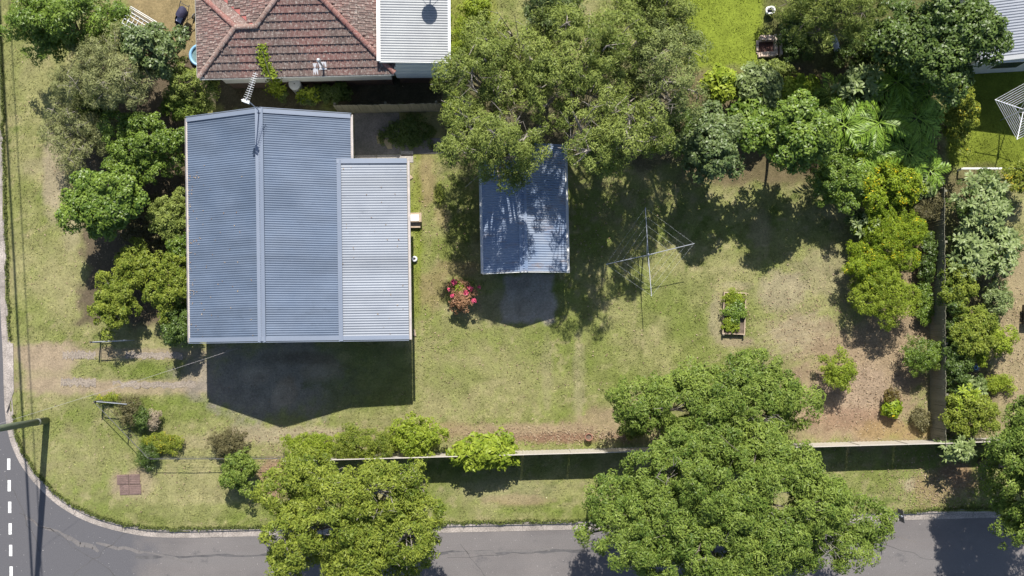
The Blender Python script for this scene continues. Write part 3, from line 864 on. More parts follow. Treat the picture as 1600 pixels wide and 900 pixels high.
# walls under the roof
mb = MB(F)
def wallpoly(m, pts, t=(0,.12)):
    o = [(p[0]+t[0],p[1]+t[1],p[2]) for p in pts]
    n_ = len(pts); m._add(list(pts)+o, [tuple(range(n_)), tuple(range(2*n_-1,n_-1,-1))]+[((i+1)%n_,i,n_+i,n_+(i+1)%n_) for i in range(n_)])
x0,x1,y0,y1,xl = .45,7.0,.3,LY-.3,XL-.35
wallpoly(mb, [(x0,y0,0),(xl,y0,0),(xl,y0,zt(xl)-.1),(XJ,y0,zt(XJ)-.1),(XR,y0,5.0),(x0,y0,zl(x0)-.08)])
wallpoly(mb, [(x0,y1-.12,0),(x1,y1-.12,0),(x1,y1-.12,zr(x1)-.08),(XR,y1-.12,5.0),(x0,y1-.12,zl(x0)-.08)])
mb.box(x0,y0+.12,0,x0+.12,y1-.12,zl(x0)-.08); mb.box(x1-.12,LY2-.4,0,x1,y1-.12,zr(x1)-.08)
mb.box(xl-.12,y0+.12,0,xl,LY2-.4,zt(xl)-.1); mb.box(x1,LY2-.4,0,xl-.12,LY2-.28,zt(xl)-.1)
build('wall', mb, M['cream'], house)
for (x, w, z, h_) in ((1.4,1.5,1.6,1.2),(4.4,1.6,1.6,1.2),(7.6,1.3,1.6,1.1)):
    fo = build('window', MB(F).box(x,y0-.05,z,x+w,y0-.003,z+h_), M['white'], house)
    build('pane', MB(F).box(x+.07,y0-.062,z+.07,x+w/2-.02,y0-.052,z+h_-.07), M['glass'], fo)
    build('pane', MB(F).box(x+w/2+.02,y0-.062,z+.07,x+w-.07,y0-.052,z+h_-.07), M['glass'], fo)
for (y, w, z, h_) in ((1.2,1.4,1.6,1.1),(3.4,1.2,1.6,1.1)):
    fo = build('window', MB(F).box(xl+.003,y,z,xl+.05,y+w,z+h_), M['white'], house)
    build('pane', MB(F).box(xl+.052,y+.07,z+.07,xl+.062,y+w-.07,z+h_-.07), M['glass'], fo)
do = build('door', MB(F).box(xl+.003,5.75,.6,xl+.05,6.6,2.7), M['white'], house)
build('handle', MB(F).box(xl+.052,5.85,1.55,xl+.10,5.89,1.68), M['steel'], do)
mb = MB(F).box(xl+.02,5.7,.34,xl+.68,6.15,.42); mb.box(xl+.1,5.72,0,xl+.6,6.1,.34); mb.box(xl+.1,5.45,0,xl+.6,5.7,.2)
build('doorstep', mb, M['timber_tan'], house)
mb = MB(F).box(xl+.14,5.75,.424,xl+.56,6.06,.45)
build('doormat', mb, M['cream'], house)

r_ = rng
lx_ = np.concatenate([rng.exponential(.5,70), rng.uniform(0,XR,25), XJ+rng.uniform(.05,2.9,30)]); ly_ = rng.uniform(.2,LY2,len(lx_))
lx_ = np.clip(lx_,0.05,XL-.1)
lz_ = np.where(lx_<XR, 3.48+(lx_/XR)*1.61, np.where(lx_<XJ, 5.09-(lx_-XR)*.36, 3.95-.05*(lx_-XJ)))+.035
Pl = np.array([F@Vector((a,b_,c)) for a,b_,c in zip(lx_,ly_,lz_)])
lo2 = leaf_object('roof_litter', Pl, rng.normal(size=Pl.shape)*.3+np.array([0,0,1]), rng.uniform(.05,.11,len(Pl)), rng.uniform(.025,.05,len(Pl)), rng.random(len(Pl)), LM['litter'], house)
lo2['kind'] = 'stuff'
# tv antenna on the ridge
am = P3(F, XR, LY-.1, 5.15); at = am+Vector((0,0,1.95))
ant = thing('tv_antenna', 'long white comb shaped tv antenna on ridge of blue grey roof', 'antenna', am)
build('mast', MB().tube([am-Vector((0,0,.1)), at+Vector((0,0,.1))], .022, 8), M['steel'], ant)
bd = Vector((.33,.94,0)).normalized(); bs = Vector((bd.y,-bd.x,0))
build('boom', MB().tube([at-bd*.12, at+bd*1.2], .011, 6), M['steel'], ant)
for i in range(13):
    c = at+bd*(-.02+i*.095); w = .15-.004*i
    build('element', MB().tube([c-bs*w, c+bs*w], .0075, 5), M['white_steel'], ant)
mb = MB()
for s in (-1,1):
    mb.bar(at-bd*.12+Vector((0,0,.1*s)), at-bd*.12+Vector((0,0,.1*s))+Vector((0,0,.12*s)), .26,.03,bd)
mb.bar(at-bd*.1-bs*.16, at-bd*.1+bs*.16, .10,.05)
build('reflector', mb, M['white_steel'], ant)

# ================================================================== shed
FS = frame((*W(755.5,427,2.37),0), 1.2)
SW_, SR, SL = 3.89, 1.87, 5.9
shed = thing('garage_shed', 'small corrugated shed with rust streaked gable roof half under tree', 'shed', P3(FS,0,0,0))
build('west_roof_slope', MB(FS).corr((0,0,2.37),(0,SL,2.37),(SR,SL,3.1),(SR,0,3.1),.115,.016), M['shed'], shed)
build('east_roof_slope', MB(FS).corr((SR,0,3.1),(SR,SL,3.1),(SW_,SL,2.30),(SW_,0,2.30),.115,.016), M['shed'], shed)
mb = MB(FS).bar((SR-.1,-.02,3.09),(SR-.1,SL+.02,3.09),.2,.01,(.39,0,1)); mb.bar((SR+.1,-.02,3.09),(SR+.1,SL+.02,3.09),.2,.01,(-.39,0,1))
build('ridge_capping', mb, M['shed'], shed)
mb = MB(FS).bar((-.02,-.03,2.33),(SR,-.03,3.06),.025,.15); mb.bar((SR,-.03,3.06),(SW_+.02,-.03,2.26),.025,.15)
build('barge_board', mb, M['white'], shed)
gutter(FS, (-.06,0,2.33),(-.06,SL,2.33), M['white'], shed); gutter(FS, (SW_+.06,-.05,2.26),(SW_+.06,SL,2.26), M['white'], shed)
mb = MB(FS)
wallpoly(mb, [(.15,SL-.3,0),(SW_-.15,SL-.3,0),(SW_-.15,SL-.3,2.27),(SR,SL-.3,3.0),(.15,SL-.3,2.37)])
wallpoly(mb, [(.15,.2,2.0),(SW_-.15,.2,2.0),(SW_-.15,.2,2.27),(SR,.2,3.0),(.15,.2,2.37)])
mb.box(.15,.32,0,.2,SL-.3,2.37); mb.box(SW_-.2,.32,0,SW_-.15,SL-.3,2.27)
build('wall', mb, M['shed'], shed)
for x in (.3, 2.0):
    dm = MB(FS).corr((x,.18,.02),(x+1.55,.18,.02),(x+1.55,.18,1.99),(x,.18,1.99),.12,.012)
    build('door', dm, M['shed'], shed)

# ================================================================== neighbour's tiled house
FT = frame((*W(311.6,121,3.7),0), 1.4)
K = 8.78/8.85; TP = .466; EZ = 3.7
tw = 8.78; wr = 1.925; w2 = 2.83; mw = .905; AX = 4.845; AY = 3.94; TN = 9.5; TT = 6.2
nh = thing('tiled_house', 'weathered red brown tiled hip roof house beyond the north fence', 'house', P3(FT,0,0,0))
planes = {
 'south': ([(0,0),(tw,0),(AX,AY),(w2,wr),(wr,wr)], lambda x,y: EZ+TP*y, (1,0),(0,1)),
 'wing_west': ([(0,0),(wr,wr),(0,2*wr)], lambda x,y: EZ+TP*x, (0,-1),(1,0)),
 'wing_north': ([(0,2*wr),(wr,wr),(w2,wr),(mw,2*wr)], lambda x,y: EZ+TP*(2*wr-y), (-1,0),(0,-1)),
 'west': ([(mw,2*wr),(w2,wr),(AX,AY),(AX,TN),(mw,TN)], lambda x,y: EZ+TP*(x-mw), (0,-1),(1,0)),
 'east': ([(tw,0),(tw,TN),(AX,TN),(AX,AY)], lambda x,y: EZ+TP*(tw-x), (0,1),(-1,0)),
}
mb = MB(FT)
for nm,(poly,hf,u,v) in planes.items():
    mb._add([(x,y,hf(x,y)-.02) for x,y in poly], [tuple(range(len(poly)))])
troof = build('roof', mb, M['tile'], nh)
troof.data.flip_normals() if troof.data.polygons[0].normal.z < 0 else None
def inside(p, poly):
    c = False; n_ = len(poly); x,y = p
    for i in range(n_):
        x1_,y1_ = poly[i]; x2_,y2_ = poly[(i+1)%n_]
        if (y1_>y)!=(y2_>y) and x < (x2_-x1_)*(y-y1_)/(y2_-y1_)+x1_: c = not c
    return c
TWD, TEX = .25, .31
cs = math.cos(math.atan(TP)); TLEN = TEX/cs+.07
def tile_geo(half=0):
    """tile: x across, y up the slope, z out; two rolls, rounded butt edge"""
    xs_ = [-.125,-.085,-.04,0,.04,.085,.125]; zs_ = [.010,.038,.014,.008,.014,.038,.010]
    vs=[];fs=[]
    n_=len(xs_)
    for x,z in zip(xs_,zs_): vs.append((x*.985,0,z+.058))
    for x,z in zip(xs_,zs_): vs.append((x*.985,TLEN,z))
    for x,z in zip(xs_,zs_): vs.append((x*.985,0,z-.004))
    for i in range(n_-1):
        fs.append((i,i+1,n_+i+1,n_+i)); fs.append((2*n_+i,2*n_+i+1,i+1,i))
    return vs,fs
tv, tf = tile_geo()
tme = bpy.data.meshes.new('tile'); tme.from_pydata(tv,[],tf); tme.materials.append(M['tile']); tme.update()
rest = MB()
rx_ = random.Random(3)
for nm,(poly,hf,u,v) in planes.items():
    # local roof frame: origin at lowest corner of the eave
    ox,oy = {'south':(0,0),'wing_west':(0,2*wr),'wing_north':(mw,2*wr),'west':(mw,TN),'east':(tw,0)}[nm]
    wid = {'south':tw,'wing_west':2*wr,'wing_north':w2,'west':TN,'east':TN}[nm]
    nrow = 14; ncol = int(wid/TWD)+2
    U = Vector((u[0],u[1],0)); V = Vector((v[0]*cs, v[1]*cs, TP*cs)); Nz = U.cross(V)
    if Nz.z < 0: U = -U; Nz = -Nz
    for r_i in range(nrow):
        for c_i in range(-1,ncol):
            du = (c_i+.5+(.5 if r_i%2 else 0))*TWD; dv = r_i*TEX
            x = ox+u[0]*du+v[0]*dv; y = oy+u[1]*du+v[1]*dv
            mx, my = x+v[0]*TEX*.5, y+v[1]*TEX*.5
            if not inside((mx,my), poly) or my > TT and nm in ('west','east') and my > TT+2.5: continue
            Mx = Matrix((( U.x,V.x,Nz.x,x-v[0]*.04),(U.y,V.y,Nz.y,y-v[1]*.04),(U.z,V.z,Nz.z,hf(x,y)-.04*TP+rx_.uniform(0,.006)),(0,0,0,1)))
            Mx = Mx @ Matrix.Rotation(rx_.uniform(-.012,.012),4,'Z')
            if nm in ('south','wing_west'):
                o = bpy.data.objects.new('tile', tme); col.objects.link(o); o.parent = troof
                o.matrix_local = Matrix.Rotation(R(1.4),4,'Z') @ Mx
            else:
                rest._add([FT @ (Mx @ Vector(p)) for p in tv], tf)
ro = build('tile_field', rest, M['tile'], troof); ro['kind'] = 'stuff'
# ridge and hip caps
def caps(p, q_, mat, zf, up=.08):
    p = Vector(p); q_ = Vector(q_); n_ = max(1,int((q_-p).length/.40)); d = (q_-p)/n_
    for i in range(n_):
        m = MB(FT); a = p+d*i; b = p+d*(i+1.12)
        s = d.cross(Vector((0,0,1))).normalized(); uu = s.cross(d).normalized()
        vs=[];fs=[]; k=6
        for e,(c,rr) in enumerate(((a,.125),(b,.105))):
            for j in range(k+1):
                t = math.pi*j/k; vs.append(c+s*(rr*math.cos(t))+uu*(rr*.75*math.sin(t)+up-.02))
        for j in range(k): fs.append((j,k+1+j,k+2+j,j+1))
        fs.append(tuple(range(k+1)))
        m._add(vs,fs)
        build('ridge_cap', m, mat, troof)
Zp = lambda y: EZ+TP*y
caps((0,0,EZ),(wr,wr,Zp(wr)), M['cap_brown'], None)
caps((wr,wr,Zp(wr)),(w2,wr,Zp(wr)), M['cap_brown'], None)
caps((w2,wr,Zp(wr)),(AX,AY,Zp(AY)), M['cap_brown'], None)
caps((tw,0,EZ),(AX,AY,Zp(AY)), M['cap_red'], None)
caps((0,2*wr,EZ),(wr,wr,Zp(wr)), M['cap_red'], None)
caps((AX,AY,Zp(AY)),(AX,TN,Zp(AY)), M['cap_red'], None)
mb = MB(FT).bar((w2,wr,Zp(wr)+.03),(mw,2*wr,EZ+.03),.2,.01)
build('valley_gutter', mb, plain('red_valley',(0.33,0.10,0.085),(0.25,0.08,0.07)), troof)
# eaves, gutters, walls
gutter(FT, (0,-.05,EZ+.02),(tw,-.05,EZ+.02), M['cream'], nh); gutter(FT, (-.05,0,EZ+.02),(-.05,2*wr,EZ+.02), M['cream'], nh)
mb = MB(FT); mb.box(.45,.4,1.1,tw-.4,.5,EZ-.02); mb.box(.45,.5,1.1,.55,2*wr-.4,EZ-.02); mb.box(mw+.4,2*wr-.4,1.1,mw+.5,TN-.2,EZ); mb.box(tw-.5,.5,1.1,tw-.4,TN-.2,EZ)
mb.box(.45,2*wr-.5,1.1,mw+.4,2*wr-.4,EZ-.02)
wallpoly(mb,[(mw+.5,TN-.3,1.1),(tw-.5,TN-.3,1.1),(tw-.5,TN-.3,EZ),(AX,TN-.3,Zp(AY)-.1),(mw+.5,TN-.3,EZ)])
build('wall', mb, M['cream'], nh)
mb = MB(FT); mb.box(.5,.45,0,tw-.45,2*wr,1.098); mb.box(mw+.45,2*wr,0,tw-.45,TN-.25,1.098)
build('subfloor_wall', mb, M['darkgap'], nh)
for x in (1.6,4.6):
    fo = build('window', MB(FT).box(x,.35,2.1,x+1.3,.397,3.2), M['white'], nh)
    build('pane', MB(FT).box(x+.07,.34,2.17,x+1.23,.348,3.13), M['glass'], fo)
# flue and white flashings on the roof
fl = thing('flue_pipe', 'thin flue pipe with white flashing patches on the red tiles', 'flue', W3(503,104,3.9))
for (a,b_,c,d) in ((488,98,495,114),(497,96,509,107)):
    p0 = W3(a,d,4.05); p1 = W3(c,b_,4.05)
    lx0 = FT.inverted()@p0; lx1 = FT.inverted()@p1
    z0_,z1_ = Zp(lx0.y)+.075, Zp(lx1.y)+.075
    m = MB(FT); m.slab([(lx0.x,lx0.y,z0_),(lx1.x,lx0.y,z0_),(lx1.x,lx1.y,z1_),(lx0.x,lx1.y,z1_)],.02)
    build('flashing', m, M['stain_tile'], fl)
fb = W3(505,105,3.95); fb.z = 3.9
build('pipe', MB().tube([fb, fb+Vector((0,0,1.15))], .045, 8), M['steel'], fl)
build('cowl', MB().lathe([(0.0,.14),(.05,.13),(.10,.03),(.10,0),(.045,-.02)], tuple(fb+Vector((0,0,1.1))), 10), M['steel'], fl)

# annex with white roof
A0 = W3(593,97,4.05)
FA = frame((A0.x,A0.y,0), 0.3); AW, AL = 3.06, 6.0
ax = thing('annex', 'white corrugated annex with pale blue board wall beside tiled house', 'annex', (A0.x,A0.y,0))
build('roof', MB(FA).corr((0,0,4.2),(0,AL,4.2),(AW,AL,4.0),(AW,0,4.0),.115,.02), M['roof_white'], ax)
build('roof_flashing', MB(FA).bar((-.02,0,4.23),(-.02,AL,4.23),.16,.012), M['white'], ax)
gutter(FA,(AW+.06,0,3.99),(AW+.06,AL,3.99), M['steel'], ax)
build('fascia', MB(FA).bar((0,-.02,4.12),(AW,-.02,3.94),.03,.14), M['white'], ax)
for i in range(5):
    z = 1.2+i*.53
    build('wall_board', MB(FA).box(.45,.05+.012*i,z,AW-.12,.11+.012*i,z+.52), M['bluewall'], ax)
mb = MB(FA).box(.45,.12,1.1,.5,AL-.1,3.9); mb.box(AW-.17,.12,1.1,AW-.12,AL-.1,3.85); mb.box(.5,AL-.15,1.1,AW-.17,AL-.1,3.85)
build('wall', mb, M['bluewall'], ax)
build('subfloor_wall', MB(FA).box(.5,.13,0,AW-.2,AL-.2,1.098), M['darkgap'], ax)
# satellite dish
sx, sy = W(671,21,4.1)
dc = Vector((sx+.045, sy+.66, 4.9))
dish = thing('satellite_dish', 'round satellite dish on a mast above the white annex roof', 'satellite dish', (dc.x,dc.y+.12,4.08))
n_ = sdir.copy()
rot = n_.to_track_quat('Z','Y').to_matrix().to_4x4()
m = MB(Matrix.Translation(dc)@rot); m.lathe([(0.002,0),(.12,.008),(.24,.035),(.345,.08),(.35,.085),(.345,.092),(.24,.05),(.12,.02),(.002,.014)],(0,0,0),28)
build('reflector', m, M['dark_steel'], dish, smooth=True)
build('mast', MB().tube([(dc.x,dc.y+.12,4.05),(dc.x,dc.y+.10,4.85)],.025,8), M['steel'], dish)
fp_ = dc+n_*.42-Vector((0,0,.05)); lowp = rot@Vector((0,-.34,.08))+dc
mb = MB().tube([lowp,fp_],.014,6); mb.bar(fp_-n_*.04,fp_+n_*.08,.07,.07)
build('feed_arm', mb, M['steel'], dish)
mb = MB()
for s in (-1,1): mb.tube([(dc.x,dc.y+.12,4.75),(dc.x+s*.7,dc.y+.45,4.10)],.011,5)
build('stay', mb, M['steel'], dish)

# grey roofed house at the top right
G0 = W3(1532,95.5,2.8)
FG = frame((G0.x,G0.y,0), 3.2); GW, GL = 9.0, 9.0
gh = thing('grey_roof_house', 'house with grey ribbed metal roof and pale wall above lime lawn', 'house', (G0.x,G0.y,0))
build('roof', MB(FG).corr((0,0,2.82),(0,GL,2.82),(GW/2,GL,3.9),(GW/2,0,3.9),.13,.018).corr((GW/2,0,3.9),(GW/2,GL,3.9),(GW,GL,2.82),(GW,0,2.82),.13,.018), M['roof_grey'], gh)
build('barge_capping', MB(FG).bar((0,0,2.85),(GW/2,0,3.93),.2,.012).bar((GW/2,0,3.93),(GW,0,2.85),.2,.012), M['roof_white'], gh)
mb = MB(FG); wallpoly(mb,[(.1,.12,0),(GW-.1,.12,0),(GW-.1,.12,2.75),(GW/2,.12,3.8),(.1,.12,2.75)]); mb.box(.1,.24,0,.2,GL-.2,2.75); mb.box(GW-.2,.24,0,GW-.1,GL-.2,2.75)
wallpoly(mb,[(.1,GL-.2,0),(GW-.1,GL-.2,0),(GW-.1,GL-.2,2.75),(GW/2,GL-.2,3.8),(.1,GL-.2,2.75)])
build('wall', mb, M['greywall'], gh)
gutter(FG,(-.06,0,2.8),(-.06,GL,2.8), M['roof_white'], gh)
fo = build('window', MB(FG).box(1.2,.06,1.0,2.6,.117,2.1), M['white'], gh)
build('pane', MB(FG).box(1.27,.05,1.07,2.53,.058,2.03), M['glass'], fo)

# ================================================================== fences
def paling_fence(label, a, b, h, face, mat, name='paling_fence', wid=.105, gap=.008):
    a = Vector((*a,0)); b = Vector((*b,0)); d = (b-a); L_ = d.length; d.normalize(); s = Vector((-d.y,d.x,0))*face
    t = thing(name, label, 'fence', a)
    n_ = int(L_/(wid+gap)); r_ = random.Random(int(L_*100))
    mes = []
    for k in range(3):
        m = MB().box(0,-.009,.02,wid,.009,h-.02*k); me = bpy.data.meshes.new('paling'); me.from_pydata(m.v,[],m.f); me.materials.append(mat); mes.append(me)
    ang = math.atan2(d.y,d.x)
    for i in range(n_):
        o = bpy.data.objects.new('paling', mes[r_.randrange(3)]); col.objects.link(o); o.parent = t
        o.location = d*(i*(wid+gap)) + s*r_.uniform(.03,.042); o.rotation_euler = (r_.uniform(-.01,.01),r_.uniform(-.006,.006),ang)
    for z in (.35,h-.4):
        build('rail', MB().bar(a+Vector((0,0,z)),b+Vector((0,0,z)),.045,.08), mat, t)
    np_ = int(L_/2.4)+1
    for i in range(np_):
        p = a+d*min(i*2.4+.05,L_-.05)-s*.06
        build('post', MB().box(p.x-.05,p.y-.05,-.1,p.x+.05,p.y+.05,h-.08), mat, t)
    return t
m_pal = mat_tile('grey_paling', (0.15,0.145,0.10), (0.21,0.20,0.145), (0.185,0.175,0.12), (0.22,0.21,0.17))
paling_fence('weathered timber paling fence along the mulched east boundary', W(1454.5,692), W(1452,300), 1.8, 1, m_pal)
paling_fence('grey paling fence between patio and tiled house', W(530,176), W(740,172), 1.65, -1, m_pal)

def panel_fence(label, a, b, h, mat, steps, group=None):
    a = Vector((*a,0)); b = Vector((*b,0)); d = b-a; L_ = d.length; d.normalize(); s = Vector((-d.y,d.x,0))
    t = thing('panel_fence', label, 'fence', a, group)
    n_ = int(round(L_/2.35)); w = L_/n_
    for i in range(n_):
        hh = h+steps(i/n_)
        p0 = a+d*(i*w+.03); p1 = a+d*((i+1)*w-.03)
        m = MB().corr(p0+Vector((0,0,.05)),p1+Vector((0,0,.05)),p1+Vector((0,0,hh-.02)),p0+Vector((0,0,hh-.02)),.19,.012,4)
        o = build('panel', m, mat, t)
        build('top_rail', MB().bar(p0+Vector((0,0,hh)),p1+Vector((0,0,hh)),.04,.045), M['fence_steel'], t)
        build('post', MB().box(p0.x-.055,p0.y-.03,-.1,p0.x-.005,p0.y+.03,hh+.03), mat, t)
    return t
panel_fence('pale metal panel fence with stepped top along the front street', W(455,713.5), W(1470,686.5), 1.75, M['fence_steel'], lambda u: .10*round(-u*8+4)/4*.5)
panel_fence('pale panel fence continuing east behind the star leaved shrubs', W(1473,686), W(1640,681), 1.72, M['fence_steel'], lambda u: 0)
mb = MB(); a = W3(1505,263,.6); b_ = W3(1640,263,.6)
t = thing('garden_edge', 'low white rail at foot of the lime green lawn', 'edging', (a.x,a.y,0))
mb.bar((a.x,a.y,.55),(b_.x,b_.y,.55),.08,.06)
build('rail', mb, M['white'], t)
for i in range(4):
    p = a.lerp(b_, i/3); build('post', MB().box(p.x-.04,p.y-.04,-.05,p.x+.04,p.y+.04,.52), M['white'], t)

# wire fence at the street corner
def wire_fence(label, pts, h=1.0, step=2.4):
    t = thing('wire_fence', label, 'fence', (*W(*pts[0]),0))
    for i in range(len(pts)-1):
        a = Vector((*W(*pts[i]),0)); b = Vector((*W(*pts[i+1]),0)); n_ = max(1,round((b-a).length/step))
        for k in range(n_+(1 if i==len(pts)-2 else 0)):
            p = a.lerp(b,k/n_); build('post', MB().tube([p-Vector((0,0,.1)),p+Vector((0,0,h))],.026,6), M['dark_steel'], t)
        for z,r_ in ((h-.02,.018),(h*.66,.004),(h*.33,.004),(.08,.006)):
            build('rail' if r_ > .01 else 'wire', MB().tube([a+Vector((0,0,z)),b+Vector((0,0,z))],r_,5), M['dark_steel'], t)
    return t
wire_fence('low dark wire fence cut diagonally across the street corner', [(161,627),(243,712)])
wire_fence('low dark wire fence along the front street verge', [(246,713.5),(452,713)], 1.0, 3.1)

def gate(label, a, b, h):
    a = Vector((*W(*a),0)); b = Vector((*W(*b),0)); z = Vector((0,0,1))
    t = thing('farm_gate', label, 'gate', a, 'driveway gates')
    mb = MB().tube([a+z*.1,a+z*h,b+z*h,b+z*.1,a+z*.1],.024,6)
    build('frame', mb, M['steel'], t)
    mb = MB()
    for k in range(1,5):
        mb.tube([a.lerp(b,0)+z*(.1+(h-.1)*k/5), b+z*(.1+(h-.1)*k/5)],.006,4)
    for k in range(1,8):
        p = a.lerp(b,k/8); mb.tube([p+z*.1,p+z*h],.005,4)
    build('mesh', mb, M['dark_steel'], t)
    p = a+(a-b).normalized()*.08
    build('hinge_post', MB().tube([p-z*.1,p+z*(h+.08)],.04,8), M['dark_steel'], t)
    build('top_rail', MB().tube([a+z*(h+.03),b+z*(h+.03)],.016,6), M['steel'], t)
gate('open driveway gate beneath the shrub, its frame shadowing the wheel track', (160,534.5),(211,531.5),1.12)
gate('open driveway gate leaf beside the yellow ground cover', (165,625.5),(211,629.5),1.05)

# ================================================================== clotheslines
def hoist(label, c, angs, lens, h, nw, mat, ar=.021, pitch=.05, wr_=.006, inner=.3):
    t = thing('rotary_clothesline', label, 'clothesline', (c[0],c[1],0))
    c = Vector((c[0],c[1],0)); z = Vector((0,0,1))
    build('pole', MB().tube([c-z*.1,c+z*h],.03,8), M['steel'], t)
    build('hub', MB().lathe([(.03,-.16),(.07,-.14),(.07,.08),(.04,.12),(.0,.13)], tuple(c+z*h), 10), M['steel'], t)
    tips = []
    for a,l in zip(angs,lens):
        d = Vector((math.cos(R(a)),math.sin(R(a)),0)); tip = c+d*l+z*(h+pitch*l); tips.append((d,l,tip))
        build('arm', MB().tube([c+z*(h-.02),tip],ar,6), mat, t)
        build('brace', MB().tube([c+z*(h-.55),c+d*l*.42+z*(h+pitch*l*.42-.01)],.010,5), mat, t)
    for i in range(4):
        d0,l0,_ = tips[i]; d1,l1,_ = tips[(i+1)%4]
        for k in range(nw):
            u = inner+(1-inner)*k/(nw-1)-.01
            build('line', MB().tube([c+d0*l0*u+z*(h+pitch*l0*u),c+d1*l1*u+z*(h+pitch*l1*u)],wr_,4), M['white_steel'], t)
hc = W(1013,398,1.95)
hoist('old bare rotary clothesline standing in the middle of the lawn', hc, (13.5,94,193,274), (2.2,2.2,2.05,1.95), 1.95, 4, M['steel'], ar=.017, wr_=.0018, inner=.45)
hc = W(1600,171,2.2)
hoist('newer white rotary clothesline with many lines over the lime lawn', hc, (74,164,254,344), (1.5,1.5,1.5,1.5), 2.2, 8, M['white_steel'], pitch=.12, wr_=.008, inner=.35)

# ================================================================== street furniture
pb = Vector((*W(73,657),0)); ph_ = 10.6
pole = thing('power_pole', 'tall greenish timber power pole at the road corner', 'power pole', pb)
build('pole', MB().tube([pb-Vector((0,0,.2)),pb+Vector((0,0,5)),pb+Vector((0,0,ph_))],[.165,.15,.125],14), M['pole_wood'], pole, smooth=True)
ca = Vector((1,.055,0)).normalized(); along = Vector((-.0555,1,0)).normalized()
arm0 = pb+Vector((0,0,ph_-.5))
build('crossarm', MB().bar(arm0-ca*1.1,arm0+ca*1.1,.1,.12), M['timber_grey'], pole)
build('ground_band', MB().lathe([(.17,.9),(.172,.9),(.172,1.05),(.17,1.05)],tuple(pb),14), M['steel'], pole)
for i,(off,rr) in enumerate(((-.14,.06),(.34,.026))):
    ip = arm0+ca*off+Vector((0,0,.06))
    build('insulator', MB().lathe([(.03,0),(.06,.04),(.035,.07),(.055,.11),(.02,.15),(0,.15)],tuple(ip),10), M['white'], pole)
    w = thing('overhead_wire', ['thick overhead power cable shadowing the side verge','thin overhead power wire beside the thicker cable'][i], 'power line', ip+Vector((0,0,.15)))
    pts = []
    for k in range(-10,31):
        s = k*1.0; pts.append(ip+along*s+Vector((0,0,.15-.0009*s*(34-s) if s>0 else .15)))
    build('cable', MB().tube(pts,rr,6), M['dark_steel'], w)
e0 = pb+Vector((.1,0,7.6)); e1 = W3(372,544,3.6)
sv = thing('service_cable', 'thin service cable running from power pole to the house gable', 'cable', e0)
pts = [e0.lerp(e1,k/16)-Vector((0,0,.5*math.sin(math.pi*k/16))) for k in range(17)]
build('cable', MB().tube(pts,.005,5), M['gutter'], sv)

# sign by the front street
sb = Vector((*W(1381,794),0))
sg = thing('street_sign', 'grey street sign on thin post beside the front street kerb', 'sign', sb)
build('post', MB().tube([sb-Vector((0,0,.1)),sb+Vector((0,0,2.3))],.03,8), M['steel'], sg)
mb = MB(); mb.xf = Matrix.Translation(sb)@Matrix.Rotation(R(8),4,'Z')
mb.box(.032,-.32,1.72,.044,.28,2.36)
build('plate', mb, M['sign'], sg)
for z in (1.88,2.2):
    m = MB(Matrix.Translation(sb)@Matrix.Rotation(R(8),4,'Z')); m.box(-.04,-.05,z,.031,.05,z+.04); build('bracket', m, M['steel'], sg)
gb = Vector((*W(918,797),0))
gp = thing('guide_post', 'short dark guide post with yellow top at the kerb', 'post', gb)
build('post', MB().bar(gb-Vector((0,0,.1)),gb+Vector((0,0,1.2)),.09,.05,(0,1,0)), M['dark_steel'], gp)
build('cap', MB().bar(gb+Vector((0,0,1.2)),gb+Vector((0,0,1.32)),.12,.07,(0,1,0)), M['yellow'], gp)

# rusty pit lid in the verge
pc = frame((*W(184,774),0), 2)
pit = thing('pit_cover', 'rusty brown drain pit lid of four ribbed panels in verge', 'pit cover', P3(pc,0,0,0))
for i,(x0_,y0_,x1_,y1_) in enumerate(((.12,.02,.57,.50),(.59,.02,1.16,.50),(.0,.53,.57,1.0),(.59,.53,1.12,1.0))):
    m = MB(pc).box(x0_,y0_,-.03,x1_,y1_,.04)
    p = build('panel', m, M['rust'], pit)
    k = 0; y = y0_+.05
    mr = MB(pc)
    while y < y1_-.03:
        mr.box(x0_+.02,y,.04,x1_-.02,y+.035,.056); y += .085
    build('ribs', mr, M['rust'], p)

# raised vegetable bed
vb = frame((*W(1127,522),0), -2.0)
bed = thing('raised_garden_bed', 'rectangular timber framed vegetable bed overgrown with green plants', 'garden bed', P3(vb,0,0,0))
BW,BH = 1.1,2.05
for (x0_,y0_,x1_,y1_) in ((0,0,.05,BH),(BW-.05,0,BW,BH),(.052,0,BW-.052,.05),(.052,BH-.05,BW-.052,BH)):
    build('board', MB(vb).box(x0_,y0_,-.03,x1_,y1_,.26), M['timber_tan'], bed)
for x in (0,BW-.1):
    build('corner_stake', MB(vb).box(x+.01,-.06,-.1,x+.09,-.002,.30), M['timber_grey'], bed)
build('soil', MB(vb).box(.052,.052,0,BW-.052,BH-.052,.17), M['soil'], bed)

# white ring on the lawn
wr0 = Vector((*W(648,405),0))
rg = thing('white_ring', 'small white ring pipe fitting in lawn beside lean-to wall', 'drain fitting', wr0)
build('ring', MB().lathe([(.06,.10),(.06,.16),(.085,.19),(.12,.19),(.145,.15),(.145,0)],tuple(wr0),20), M['white'], rg)
build('grate', MB().lathe([(.0,.10),(.06,.10)],tuple(wr0),20), M['dark_steel'], rg)
